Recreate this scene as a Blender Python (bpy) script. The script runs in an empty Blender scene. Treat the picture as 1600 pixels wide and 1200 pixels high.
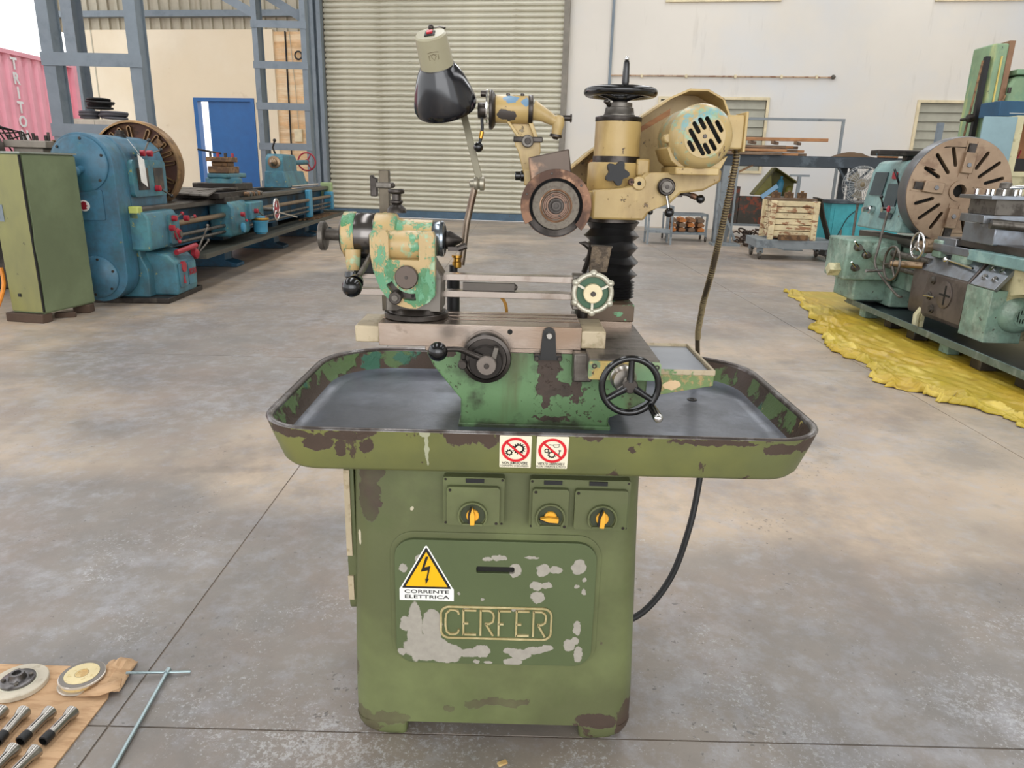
import bpy, bmesh, math, random
from mathutils import Vector, Matrix, noise
from mathutils.geometry import tessellate_polygon
R = math.radians
S = bpy.context.scene
COL = S.collection
random.seed(7)

# ---------------------------------------------------------------- camera, sky, light, exposure
cam = bpy.data.objects.new('camera', bpy.data.cameras.new('camera'))
COL.objects.link(cam)
TH, RO = R(16.6), R(1.45)
fw = Vector((0, math.cos(TH), -math.sin(TH))); up = Vector((0, math.sin(TH), math.cos(TH))); rt = Vector((1, 0, 0))
cr = rt * math.cos(RO) + up * math.sin(RO); cu = up * math.cos(RO) - rt * math.sin(RO)
cam.matrix_world = Matrix(((cr.x, cu.x, -fw.x, 0), (cr.y, cu.y, -fw.y, 0), (cr.z, cu.z, -fw.z, 1.5), (0, 0, 0, 1)))
cam.data.sensor_width = 36; cam.data.lens = 1125 / 1600 * 36
cam.data.clip_end = 200
S.camera = cam
S.view_settings.view_transform = 'Standard'; S.view_settings.look = 'None'
S.view_settings.gamma = 1; S.view_settings.use_curve_mapping = False
S.view_settings.exposure = 0.32

W = bpy.data.worlds.new('overcast_sky'); S.world = W; W.use_nodes = True
bg = W.node_tree.nodes['Background']
bg.inputs[0].default_value = (0.97, 0.98, 1.0, 1); bg.inputs[1].default_value = 1.7

def area(name, loc, rot, sx, sy, power, col=(1, 1, 1)):
    l = bpy.data.lights.new(name, 'AREA'); l.shape = 'RECTANGLE'; l.size = sx; l.size_y = sy; l.energy = power; l.color = col
    o = bpy.data.objects.new(name, l); COL.objects.link(o); o.location = loc; o.rotation_euler = rot
    return o
# translucent roof sheets of the hall (long skylight strips over the floor)
for x in (-7.5, -1.5, 4.5, 10.5):
    area('roof_skylight', (x, 10, 8.9), (0, 0, 0), 1.6, 21, 470, (0.97, 0.98, 1.0))
area('hall_entrance_daylight', (1.0, -7.5, 3.2), (R(90), 0, 0), 9, 5, 300, (0.97, 0.98, 1.0))

# ---------------------------------------------------------------- materials
def lin(c):
    if isinstance(c, str):
        c = [int(c[i:i + 2], 16) / 255 for i in (0, 2, 4)]
        c = [(v / 12.92 if v <= 0.04045 else ((v + 0.055) / 1.055) ** 2.4) for v in c]
    return (c[0], c[1], c[2], 1)
ORG = Vector((0, 0, 0))
MATS = {}
def mat(name, col, rough=.5, metal=0., layers=(), bump=.0, bscale=60, var=.12, vscale=5, stretch=(1, 1, 1), spec=.5, emit=None, alpha=None, trans=0):
    """painted / bare surface; layers are chips, stains"""
    m = bpy.data.materials.new(name); m.use_nodes = True
    nt = m.node_tree; N = nt.nodes; L = nt.links
    b = N['Principled BSDF']
    def mk(t, **k):
        n = N.new(t)
        for a, v in k.items(): setattr(n, a, v)
        return n
    def inp(n, i, v):
        if hasattr(v, 'is_output') or isinstance(v, bpy.types.NodeSocket): L.new(v, n.inputs[i])
        else: n.inputs[i].default_value = v
    def mth(op, a, b2=0., c=0., clamp=False):
        n = mk('ShaderNodeMath', operation=op, use_clamp=clamp); inp(n, 0, a); inp(n, 1, b2); inp(n, 2, c); return n.outputs[0]
    def vm(op, a, b2=None, c=None):
        n = mk('ShaderNodeVectorMath', operation=op); inp(n, 0, a)
        if b2 is not None: inp(n, 1, b2)
        if c is not None: inp(n, 2, c)
        return n
    tc = mk('ShaderNodeTexCoord').outputs['Object']
    cs = vm('MULTIPLY', tc, stretch).outputs[0] if stretch != (1, 1, 1) else tc
    def noi(vec, s, d=5, r=.6, off=0.):
        n = mk('ShaderNodeTexNoise'); v = vec
        if off: v = vm('ADD', vec, (off, off * 1.7, off * .6)).outputs[0]
        L.new(v, n.inputs['Vector']); n.inputs['Scale'].default_value = s; n.inputs['Detail'].default_value = d; n.inputs['Roughness'].default_value = r
        return n
    def mixc(f, a, c):
        n = mk('ShaderNodeMix', data_type='RGBA'); inp(n, 0, f); inp(n, 6, a); inp(n, 7, c); return n.outputs[2]
    c0 = lin(col)
    vn = noi(cs, vscale).outputs[0]
    vr = mk('ShaderNodeMapRange'); L.new(vn, vr.inputs[0]); vr.inputs[1].default_value = .3; vr.inputs[2].default_value = .7
    dk = tuple(max(0, v * (1 - 1.6 * var)) for v in c0[:3]) + (1,); lt = tuple(min(1, v * (1 + var)) for v in c0[:3]) + (1,)
    cur = mixc(vr.outputs[0], dk, lt); rr = rough; mm = metal; hh = None
    for i, ly in enumerate(layers):
        s = ly.get('s', 8)
        lv = vm('MULTIPLY', tc, ly['st']).outputs[0] if 'st' in ly else tc
        nz = noi(lv, s, ly.get('d', 5), ly.get('ro', .6), 3.3 * (i + 1)).outputs[0]
        if 'blobs' in ly:
            amp = ly.get('amp', .02)
            nc = noi(tc, ly.get('bs', 30), 4, .6, 1.9 * (i + 1)).outputs[1]
            dv = vm('MULTIPLY_ADD', vm('SUBTRACT', nc, (.5, .5, .5)).outputs[0], (amp * 2,) * 3, tc).outputs[0]
            best = None
            for (cx, cy, cz, rx, ry, rz) in ly['blobs']:
                p = vm('SUBTRACT', dv, (cx - ORG.x, cy - ORG.y, cz - ORG.z)).outputs[0]
                q = vm('MULTIPLY', p, (1 / rx, 1 / ry, 1 / rz)).outputs[0]
                ln = vm('LENGTH', q).outputs['Value']
                best = ln if best is None else mth('MINIMUM', best, ln)
            msk = mk('ShaderNodeMapRange'); L.new(best, msk.inputs[0]); msk.inputs[1].default_value = 1.03; msk.inputs[2].default_value = .97
            f = msk.outputs[0]
        else:
            v = nz
            if 'mod' in ly:
                v = mth('MULTIPLY_ADD', noi(tc, ly['mod'][0], 4, .6, 7.7 + i).outputs[0], ly['mod'][1], mth('SUBTRACT', nz, ly['mod'][1] * .5))
            for (ax, a, bb, amt) in ly.get('bias', ()):
                sp = mk('ShaderNodeSeparateXYZ'); L.new(tc, sp.inputs[0])
                o = (ORG.x, ORG.y, ORG.z)[ax]
                mr = mk('ShaderNodeMapRange'); L.new(sp.outputs[ax], mr.inputs[0]); mr.inputs[1].default_value = a - o; mr.inputs[2].default_value = bb - o; mr.inputs[4].default_value = amt
                v = mth('ADD', v, mr.outputs[0])
            t = ly.get('t', .6); w = ly.get('w', .01)
            msk = mk('ShaderNodeMapRange'); L.new(v, msk.inputs[0]); msk.inputs[1].default_value = t - w; msk.inputs[2].default_value = t + w
            f = msk.outputs[0]
        k = ly.get('k', 1.)
        fk = mth('MULTIPLY', f, k) if k != 1 else f
        lc = lin(ly['c'])
        lcol = mixc(nz, tuple(v * .75 for v in lc[:3]) + (1,), tuple(min(1, v * 1.2) for v in lc[:3]) + (1,))
        cur = mixc(fk, cur, lcol)
        if 'r' in ly:
            n = mk('ShaderNodeMix'); inp(n, 0, fk); inp(n, 2, rr); inp(n, 3, ly['r']); rr = n.outputs[0]
        if 'm' in ly:
            n = mk('ShaderNodeMix'); inp(n, 0, fk); inp(n, 2, mm); inp(n, 3, ly['m']); mm = n.outputs[0]
        if ly.get('h'):
            x = mth('MULTIPLY', f, ly['h']); hh = x if hh is None else mth('ADD', hh, x)
    L.new(cur, b.inputs['Base Color']); inp(b, 'Roughness', rr); inp(b, 'Metallic', mm)
    b.inputs['Specular IOR Level'].default_value = spec
    if bump:
        bn = noi(cs, bscale, 4).outputs[0]; x = mth('MULTIPLY', bn, bump); hh = x if hh is None else mth('ADD', hh, x)
    if hh is not None:
        bp = mk('ShaderNodeBump'); bp.inputs['Strength'].default_value = 1; bp.inputs['Distance'].default_value = .001
        L.new(hh, bp.inputs['Height']); L.new(bp.outputs[0], b.inputs['Normal'])
    if trans: b.inputs['Transmission Weight'].default_value = trans
    MATS[name] = m
    return m

# ---------------------------------------------------------------- mesh tools
def frame(axis):
    a = Vector(axis).normalized()
    h = Vector((0, 0, 1)) if abs(a.z) < .9 else Vector((1, 0, 0))
    x = h.cross(a).normalized(); y = a.cross(x)
    return x, y, a
class MB:
    def __init__(s): s.v = []; s.f = []; s.mi = []; s.k = 0
    def add(s, vs, fs):
        o = len(s.v); s.v += [tuple(v) for v in vs]; s.f += [tuple(i + o for i in f) for f in fs]; s.mi += [s.k] * len(fs); return s
    def m(s, k): s.k = k; return s
    def box(s, x0, x1, y0, y1, z0, z1):
        return s.add([(x0, y0, z0), (x1, y0, z0), (x1, y1, z0), (x0, y1, z0), (x0, y0, z1), (x1, y0, z1), (x1, y1, z1), (x0, y1, z1)],
                     [(0, 3, 2, 1), (4, 5, 6, 7), (0, 1, 5, 4), (1, 2, 6, 5), (2, 3, 7, 6), (3, 0, 4, 7)])
    def obox(s, c, size, rot=(0, 0, 0)):
        from mathutils import Euler
        M = Euler(rot).to_matrix(); c = Vector(c); a, b, d = [v / 2 for v in size]
        pts = [c + M @ Vector(p) for p in ((-a, -b, -d), (a, -b, -d), (a, b, -d), (-a, b, -d), (-a, -b, d), (a, -b, d), (a, b, d), (-a, b, d))]
        return s.add(pts, [(0, 3, 2, 1), (4, 5, 6, 7), (0, 1, 5, 4), (1, 2, 6, 5), (2, 3, 7, 6), (3, 0, 4, 7)])
    def beam(s, p0, p1, w, h):
        x, y, a = frame(Vector(p1) - Vector(p0)); vs = []
        for p in (p0, p1):
            p = Vector(p)
            for (i, j) in ((-1, -1), (1, -1), (1, 1), (-1, 1)): vs.append(p + x * i * w / 2 + y * j * h / 2)
        return s.add(vs, [(0, 3, 2, 1), (4, 5, 6, 7), (0, 1, 5, 4), (1, 2, 6, 5), (2, 3, 7, 6), (3, 0, 4, 7)])
    def lathe(s, o, axis, prof, n=24, a0=0, a1=360, cap=True):
        x, y, a = frame(axis); o = Vector(o); full = a1 - a0 >= 360
        m = n if full else n + 1; vs = []
        for (t, r) in prof:
            for i in range(m):
                g = R(a0 + (a1 - a0) * i / n); vs.append(o + a * t + (x * math.cos(g) + y * math.sin(g)) * max(r, 1e-5))
        fs = []
        for j in range(len(prof) - 1):
            for i in range(n):
                i2 = (i + 1) % m if full else i + 1
                fs.append((j * m + i, j * m + i2, (j + 1) * m + i2, (j + 1) * m + i))
        if cap and full:
            if prof[0][1] > 1e-4: fs.append(tuple(reversed(range(m))))
            if prof[-1][1] > 1e-4: fs.append(tuple(range((len(prof) - 1) * m, len(prof) * m)))
        return s.add(vs, fs)
    def cyl(s, p0, p1, r0, r1=None, n=20):
        p0, p1 = Vector(p0), Vector(p1); d = p1 - p0
        return s.lathe(p0, d, [(0, r0), (d.length, r0 if r1 is None else r1)], n)
    def bcyl(s, p0, p1, r, b=.002, n=28):
        p0, p1 = Vector(p0), Vector(p1); d = p1 - p0; l = d.length
        return s.lathe(p0, d, [(0, r - b), (b, r), (l - b, r), (l, r - b)], n)
    def ring(s, p0, p1, ri, ro, n=28):
        p0, p1 = Vector(p0), Vector(p1); d = p1 - p0; l = d.length
        return s.lathe(p0, d, [(0, ri), (0, ro), (l, ro), (l, ri), (0, ri)], n, cap=False)
    def torus(s, c, axis, RR, r, n=32, k=10, sy=1):
        x, y, a = frame(axis); c = Vector(c); vs = []
        for i in range(n):
            g = 2 * math.pi * i / n; d = x * math.cos(g) + y * math.sin(g)
            for j in range(k):
                h = 2 * math.pi * j / k; vs.append(c + d * (RR + r * math.cos(h)) + a * r * sy * math.sin(h))
        fs = [(i * k + j, ((i + 1) % n) * k + j, ((i + 1) % n) * k + (j + 1) % k, i * k + (j + 1) % k) for i in range(n) for j in range(k)]
        return s.add(vs, fs)
    def sph(s, c, r, n=16, sc=(1, 1, 1)):
        m = n // 2; c = Vector(c); vs = [c + Vector((0, 0, r * sc[2]))]
        for j in range(1, m):
            t = math.pi * j / m
            for i in range(n):
                g = 2 * math.pi * i / n; vs.append(c + Vector((r * sc[0] * math.sin(t) * math.cos(g), r * sc[1] * math.sin(t) * math.sin(g), r * sc[2] * math.cos(t))))
        vs.append(c - Vector((0, 0, r * sc[2]))); fs = []
        for i in range(n):
            fs.append((0, 1 + i, 1 + (i + 1) % n)); b = 1 + (m - 2) * n; fs.append((len(vs) - 1, b + (i + 1) % n, b + i))
        for j in range(m - 2):
            for i in range(n):
                a = 1 + j * n; fs.append((a + i, a + n + i, a + n + (i + 1) % n, a + (i + 1) % n))
        return s.add(vs, fs)
    def tube(s, pts, r, n=10, smooth=0):
        P = [Vector(p) for p in pts]
        rs = list(r) if hasattr(r, '__len__') else [r] * len(P)
        if smooth:
            Q = []; q = []
            for i in range(len(P) - 1):
                a, b, c, d = P[max(0, i - 1)], P[i], P[i + 1], P[min(len(P) - 1, i + 2)]
                for k in range(smooth):
                    t = k / smooth
                    Q.append(.5 * ((2 * b) + (c - a) * t + (2 * a - 5 * b + 4 * c - d) * t * t + (3 * b - 3 * c + d - a) * t ** 3)); q.append(rs[i] * (1 - t) + rs[i + 1] * t)
            Q.append(P[-1]); q.append(rs[-1]); P, rs = Q, q
        T = [(P[min(i + 1, len(P) - 1)] - P[max(i - 1, 0)]).normalized() for i in range(len(P))]
        x, y, a = frame(T[0]); vs = []
        for i, p in enumerate(P):
            x = (x - T[i] * x.dot(T[i])).normalized(); y = T[i].cross(x)
            for j in range(n):
                g = 2 * math.pi * (j + .5) / n; vs.append(p + (x * math.cos(g) + y * math.sin(g)) * rs[i])
        fs = [(i * n + j, i * n + (j + 1) % n, (i + 1) * n + (j + 1) % n, (i + 1) * n + j) for i in range(len(P) - 1) for j in range(n)]
        fs.append(tuple(reversed(range(n)))); fs.append(tuple(range((len(P) - 1) * n, len(P) * n)))
        return s.add(vs, fs)
    def prism(s, poly, pl, a0, a1, holes=()):
        def w(p, a): return {'xz': (p[0], a, p[1]), 'yz': (a, p[0], p[1]), 'xy': (p[0], p[1], a)}[pl]
        loops = [list(poly)] + [list(h) for h in holes]; allp = [p for l in loops for p in l]; n = len(allp)
        tri = tessellate_polygon([[Vector((p[0], p[1], 0)) for p in l] for l in loops])
        vs = [w(p, a0) for p in allp] + [w(p, a1) for p in allp]; fs = []
        if holes or len(poly) > 4:
            for t in tri: fs.append(tuple(t)); fs.append(tuple(i + n for i in reversed(t)))
        else:
            fs.append(tuple(range(n))); fs.append(tuple(i + n for i in reversed(range(n))))
        o = 0
        for l in loops:
            k = len(l)
            for i in range(k): fs.append((o + i, o + (i + 1) % k, o + (i + 1) % k + n, o + i + n))
            o += k
        return s.add(vs, fs)
    def loft(s, loops, cap0=True, cap1=True):
        n = len(loops[0]); vs = [p for l in loops for p in l]
        fs = [(j * n + i, j * n + (i + 1) % n, (j + 1) * n + (i + 1) % n, (j + 1) * n + i) for j in range(len(loops) - 1) for i in range(n)]
        if cap0: fs.append(tuple(reversed(range(n))))
        if cap1: fs.append(tuple(range((len(loops) - 1) * n, len(loops) * n)))
        return s.add(vs, fs)
    def build(s, name, m, parent=None, bevel=0, ang=38, kind=None, flat=False):
        me = bpy.data.meshes.new(name)
        vs = [(v[0] - ORG.x, v[1] - ORG.y, v[2] - ORG.z) for v in s.v]
        me.from_pydata(vs, [], s.f)
        bm = bmesh.new(); bm.from_mesh(me); bmesh.ops.recalc_face_normals(bm, faces=bm.faces); bm.to_mesh(me); bm.free()
        for q in (m if isinstance(m, (list, tuple)) else [m]): me.materials.append(q)
        if len(me.polygons) == len(s.mi): me.polygons.foreach_set('material_index', s.mi)
        if not flat:
            me.shade_smooth(); me.set_sharp_from_angle(angle=R(ang))
        o = bpy.data.objects.new(name, me); COL.objects.link(o)
        if parent: o.parent = parent
        else: o.location = ORG
        if bevel:
            b = o.modifiers.new('edge', 'BEVEL'); b.width = bevel; b.segments = 2; b.limit_method = 'ANGLE'; b.angle_limit = R(40); b.harden_normals = False
        if kind: o['kind'] = kind
        return o

def rrect(x0, x1, y0, y1, r, n=6):
    rs = r if hasattr(r, '__len__') else (r,) * 4; out = []   # corners: (x0,y0) (x1,y0) (x1,y1) (x0,y1)
    for (cx, cy, a, q) in ((x0 + rs[0], y0 + rs[0], 180, rs[0]), (x1 - rs[1], y0 + rs[1], 270, rs[1]), (x1 - rs[2], y1 - rs[2], 0, rs[2]), (x0 + rs[3], y1 - rs[3], 90, rs[3])):
        for i in range(n + 1):
            g = R(a + 90 * i / n); out.append((cx + q * math.cos(g), cy + q * math.sin(g)))
    return out
def circ(cx, cy, r, n=24, a0=0): return [(cx + r * math.cos(R(a0 + 360 * i / n)), cy + r * math.sin(R(a0 + 360 * i / n))) for i in range(n)]
def caps(cx, cy, hl, hw, ang, n=5):
    d = (math.cos(ang), math.sin(ang)); p = (-d[1], d[0]); out = []
    for sgn, b in ((1, 0), (-1, 180)):
        for i in range(n + 1):
            g = ang + R(-90 + b + 180 * i / n); out.append((cx + d[0] * (hl - hw) * sgn + hw * math.cos(g), cy + d[1] * (hl - hw) * sgn + hw * math.sin(g)))
    return out
def arcs(cx, cy, r, a0, a1, n=12): return [(cx + r * math.cos(R(a0 + (a1 - a0) * i / n)), cy + r * math.sin(R(a0 + (a1 - a0) * i / n))) for i in range(n + 1)]
def band(pts, w, closed=False):
    """polygon of a strip of width w along a 2D polyline"""
    out = []; inn = []; n = len(pts)
    for i in range(n):
        a = Vector(pts[max(0, i - 1)]); b = Vector(pts[min(n - 1, i + 1)]); d = (b - a).normalized(); p = Vector((-d.y, d.x)); q = Vector(pts[i])
        out.append(tuple(q + p * w / 2)); inn.append(tuple(q - p * w / 2))
    return out + inn[::-1]

def thing(name, label, cat, loc=(0, 0, 0), rz=0, group=None):
    o = bpy.data.objects.new(name, None); COL.objects.link(o); o.location = loc; o.rotation_euler = (0, 0, rz)
    o.empty_display_size = .05
    o['label'] = label; o['category'] = cat
    if group: o['group'] = group
    return o
def tag(o, label, cat, group=None):
    o['label'] = label; o['category'] = cat
    if group: o['group'] = group
    return o
def tree(o, parent=None):
    c = o.copy(); COL.objects.link(c); c.parent = parent
    for ch in list(o.children): tree(ch, c)
    return c
def text(s, size, m, loc, rot, parent, extrude=.0003, width=None, name='lettering', bold=0.):
    cu_ = bpy.data.curves.new('lettering', 'FONT'); cu_.body = s; cu_.size = size; cu_.extrude = extrude; cu_.align_x = 'CENTER'; cu_.align_y = 'CENTER'; cu_.offset = bold
    cu_.resolution_u = 3
    t = bpy.data.objects.new('tmp', cu_); COL.objects.link(t)
    dg = bpy.context.evaluated_depsgraph_get(); dg.update()
    me = bpy.data.meshes.new_from_object(t.evaluated_get(dg)); bpy.data.objects.remove(t)
    xs = [v.co.x for v in me.vertices]; k = (width / (max(xs) - min(xs))) if width else 1
    from mathutils import Euler
    M = Matrix.Translation(Vector(loc) - ORG) @ Euler(rot).to_matrix().to_4x4() @ Matrix.Diagonal((k, 1, 1, 1)); me.transform(M)
    me.materials.clear(); me.materials.append(m)
    o = bpy.data.objects.new(name, me); COL.objects.link(o); o.parent = parent
    return o
# ---------------------------------------------------------------- shared surfaces
RUST = dict(c='5a3f2c', s=14, t=.66, w=.01, r=.75, m=.1)
m_floor = mat('concrete', 'a09a91', .42, 0, [
    dict(c='c4ad92', s=.35, t=.47, w=.16, k=.8, d=3, bias=((1, 2.5, 6, .1),)),  # floor warmed with distance: reflected sheen put into the colour
    dict(c='77736e', s=.9, t=.59, w=.12, k=.45, d=6),
    dict(c='77736e', s=1.3, st=(1, .25, 1), t=.6, w=.08, k=.4, d=5),
    dict(c='6b6a6a', s=.1, t=.5, w=.02, k=.62, bias=((1, 1.3, 3.4, -.35), (1, 0, 1, .3)), d=4, r=.42),  # floor darkened towards the front: shadow painted into the colour
    dict(c='c4c4c4', s=85, t=.60, w=.03, k=.6, d=8, bias=((1, 1.75, 3.6, -.12),), r=.6, ro=.75, mod=(2.6, .55)),
    dict(c='a9aab0', s=9, t=.56, w=.09, k=.45, d=8, ro=.75, mod=(1.1, .4)),
    dict(c='8a7668', s=1.4, t=.56, w=.1, k=.4, d=6, ro=.7),
    dict(c='3c3a38', s=45, t=.71, w=.02, k=.6, d=6, mod=(1.8, .5)),
    dict(c='5d5c5b', s=1.6, t=.54, w=.1, k=.4, d=7, ro=.7),
    dict(c='55504a', s=2.2, t=.66, w=.05, k=.35, d=7),
], bump=.5, bscale=90, var=.08, vscale=2.2)
m_joint = mat('joint_filler', '7d7164', .8)
m_wall = mat('white_wall', 'dcd6cb', .8, 0, [dict(c='b9b2a6', s=1.2, st=(3, 1, .35), t=.68, w=.06, k=.5), dict(c='c9d0d8', s=.25, t=.55, w=.1, k=.5)], var=.02, vscale=.6)
m_cream = mat('cream_wall', 'ecdfc6', .8, 0, [dict(c='b49e7f', s=1.5, t=.7, w=.04, k=.5), dict(c='dcc9a8', s=.3, t=.5, w=.1, k=.5)], var=.03, vscale=.7)
m_slat = mat('shutter_slat', 'cfcbb8', .5, .0, [dict(c='8f8560', s=1.2, st=(1, 1, 5), t=.66, w=.05, k=.5)], var=.05, vscale=2)
m_steelblue = mat('blue_grey_steel_paint', '77828a', .5, 0, [dict(c='58656e', s=3, t=.62, w=.06, k=.5)], var=.06)
m_corr = mat('corrugated_sheet', 'b5ad98', .6, 0, [dict(c='8d8068', s=1.2, st=(4, 1, .3), t=.6, w=.08, k=.6)], var=.06)
m_darkgap = mat('dark_gap', '15140f', .8)
m_black = mat('black_plastic', '0d0d0e', .18, spec=.6, var=.05)
m_blackm = mat('black_rubber', '161617', .55, var=.2, vscale=12)
m_poly = mat('tan_boarding', 'e2b988', .7, 0, [dict(c='f1dcba', s=1.5, st=(.5, 1, 4), t=.5, w=.1, k=.7), dict(c='b78c60', s=1.1, st=(.5, 1, 5), t=.62, w=.06, k=.5)])
m_dblue = mat('blue_door_paint', '0f5c9c', .4, var=.06)
m_beige = mat('beige_frame_paint', 'd9cba8', .6)
m_louvre = mat('louvre_slat', 'a4a292', .6, var=.06)
m_wood = mat('rough_timber', '9a6b44', .75, 0, [dict(c='5c3d26', s=6, st=(1, 8, 8), t=.55, w=.1, k=.7)], bump=1.5, bscale=20)
m_iron = mat('bare_iron', '6f6a63', .42, .8, [dict(c='3b342d', s=10, t=.56, w=.06, r=.6, m=.5, k=.8)], var=.15)
m_steel = mat('machined_steel', 'a9a59e', .28, .95, [dict(c='6b5a49', s=9, t=.6, w=.08, k=.5, r=.4)], var=.08)
m_darkst = mat('dark_oiled_steel', '4a4541', .35, .85, [dict(c='231f1c', s=12, t=.56, w=.08, k=.7, r=.5)], var=.2)
m_chrome = mat('polished_steel', 'cfcfcd', .12, 1., var=.04)
m_sky_t = None

# ---------------------------------------------------------------- floor: concrete slabs with open joints
fl = MB().box(-24, 20, -8, 34, -.3, -.0035).build('floor', m_joint, kind='structure')
G = .0032
xs = [-24, -13.1, -9.09, -5.09, -1.09, 2.91, 6.91, 10.91, 20]; ys = [-8, -2.38, 1.628, 5.63, 9.63, 13.63, 17.63, 24, 34]
for i in range(len(xs) - 1):
    for j in range(len(ys) - 1):
        MB().box(xs[i] + G, xs[i + 1] - G, ys[j] + G, ys[j + 1] - G, -.006, 0).build('slab', m_floor, fl)

# ---------------------------------------------------------------- back wall (turned 8.5 degrees), openings cut through
WYAW = math.atan(-.15)
def onwall(o): o.location = (0, 22, 0); o.rotation_euler = (0, 0, WYAW); return o
outer = [(1.36, -.1), (16, -.1), (16, 8.6), (-14.6, 8.6), (-14.6, 5.25), (-7.6, 5.25), (-5.95, 5.25), (-5.95, 7.2), (1.36, 7.2)]
w1 = [(3.97, 1.62), (6.8, 1.62), (6.8, 3.46), (3.97, 3.46)]; w2 = [(10.7, 1.62), (13.5, 1.62), (13.5, 3.44), (10.7, 3.44)]; w3 = [(10.7, 5.92), (13.5, 5.92), (13.5, 7.7), (10.7, 7.7)]; w4 = [(3.97, 5.95), (6.8, 5.95), (6.8, 7.7), (3.97, 7.7)]
wb = onwall(MB().prism([(1.36, -.1), (16, -.1), (16, 8.9), (1.36, 8.9)], 'xz', 0, .25, (w1, w2, w3, w4)).build('wall_back', m_wall, kind='structure', flat=True))
onwall(MB().box(-5.95, 1.36, 0, .25, 6.9, 8.9).build('wall_above_shutter', m_wall, kind='structure'))
MB().box(2.49, 2.56, -.06, 0, .3, 8.8).build('conduit', m_steelblue, wb)
t = MB().tube([(2.56, -.05, 4.06), (8.4, -.05, 4.04)], .022, 8).build('water_pipe', mat('rusty_pipe', 'b79f86', .6, .2, [dict(c='7a5038', s=5, t=.55, k=.7)]), wb)
for x in (3.4, 4.6, 5.9, 7.1, 8.0): MB().box(x - .03, x + .03, -.075, 0, 4.01, 4.09).build('pipe_clip', m_beige, wb)
MB().sph((8.42, -.05, 4.05), .06, 10).build('pipe_cap', m_iron, wb)
def louvre(n, x0, x1, z0, z1):
    f = MB().box(x0 - .07, x0, -.06, .12, z0 - .07, z1 + .07).box(x1, x1 + .07, -.06, .12, z0 - .07, z1 + .07).box(x0, x1, -.06, .12, z1, z1 + .07).box(x0, x1, -.06, .12, z0 - .07, z0)
    o = onwall(f.build('window_%d' % n, m_beige, kind='structure'))
    k = int(round((z1 - z0) / .235)); h = (z1 - z0) / k; first = None
    for i in range(k):
        if first is None:
            first = MB().prism([(.0, z0), (.02, z0), (.085, z0 + h * 1.04), (.055, z0 + h * 1.04)], 'yz', x0 + .01, x1 - .01).build('louvre_slat', m_louvre, o)
        else:
            c = first.copy(); COL.objects.link(c); c.location.z = h * i
    MB().box(x0, x1, .13, .16, z0, z1).build('backing', m_louvre, o)
louvre(1, 3.97, 6.8, 1.62, 3.46); louvre(2, 10.7, 13.5, 1.62, 3.44); louvre(3, 10.7, 13.5, 5.92, 7.7); louvre(4, 3.97, 6.8, 5.95, 7.7)

# roller shutter
d1 = onwall(MB().box(-5.86, -5.74, -.12, .12, 0, 7.2).box(1.2, 1.36, -.14, .12, 0, 7.2).build('door_1', mat('shutter_guide', '837d72', .6, .2), kind='structure'))
pts = [(0, 0), (-.05, .012), (-.072, .05), (-.06, .085), (-.02, .11), (.015, .13), (.02, .1475), (.035, .1475), (.035, 0)]
sl = MB().prism([(p[0], .22 + p[1]) for p in pts], 'yz', -5.76, 1.22).build('slat', m_slat, d1)
for i in range(1, 47):
    c = sl.copy(); COL.objects.link(c); c.location.z = .1475 * i
MB().box(-5.74, 1.2, -.1, .04, .02, .22).build('bottom_rail', mat('blue_rail', '50697c', .5, .1, [RUST]), d1)
MB().box(.55, 1.1, -.13, -.1, .03, .1).build('warning_tape', mat('yellow_tape', 'd9a623', .6), d1)

# left stretch: cream wall, blue door, corrugated cladding, girt
dr = [(-10.06, -.1), (-8.08, -.1), (-8.08, 3.36), (-10.06, 3.36)]
wl = onwall(MB().prism([(-14, -.1), (-10.06, -.1), (-10.06, 3.36), (-8.08, 3.36), (-8.08, -.1), (-7.55, -.1), (-7.55, 5.25), (-14, 5.25)], 'xz', 0, .25).build('wall_left', m_cream, kind='structure', flat=True))
MB().box(-13.25, -13.21, -.008, 0, 0, 5.25).build('movement_joint', m_corr, wl)
d2 = onwall(MB().box(-10.06, -9.93, -.03, .2, 0, 3.36).box(-8.2, -8.08, -.03, .2, 0, 3.36).box(-9.93, -8.2, -.03, .2, 3.26, 3.36).build('door_2', m_dblue, kind='structure'))
leaf = MB().box(-9.62, -8.22, .05, .1, .05, 3.262).build('door_leaf', m_dblue, d2, .005)
MB().box(-9.5, -9.05, .0, .05, 1.6, 1.66).box(-9.4, -9.3, -.02, .05, 1.0, 1.65).box(-9.45, -9.15, -.02, .05, 1.0, 1.06).build('bolt', m_dblue, leaf)
MB().box(-10.5, -7.7, 6.2, 6.3, 0, 2.0).build('yard_wall', mat('orange_yard_wall', 'd08c60', .8), wl)
poly = []
xx = -14.6
while xx < -5.9:
    poly += [(xx, .10), (xx + .24, .10), (xx + .26, .04), (xx + .31, .04), (xx + .33, .10)]; xx += .335
low = [(p[0], p[1] + .01) for p in reversed(poly)]
onwall(MB().prism(poly + low, 'xy', 5.2, 8.8).build('wall_cladding', m_corr, kind='structure', ang=20))
onwall(MB().box(-14.6, -5.9, -.16, .04, 5.58, 5.75).box(-14.6, -5.9, -.16, .04, 6.95, 7.12).build('trim_girt', m_steelblue, kind='structure'))
onwall(MB().box(-7.55, -7.35, -.02, .2, 0, 5.25).box(-6.12, -5.95, -.02, .2, 0, 5.25).build('trim_pillar', m_cream, kind='structure'))
pb = onwall(MB().box(-7.35, -6.12, .06, .1, 0, 5.2).build('wall_boarding', m_poly, kind='structure'))
MB().box(-6.85, -6.6, -.04, .06, 2.14, 2.5).build('switch_box', m_beige, pb, .01)
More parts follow.
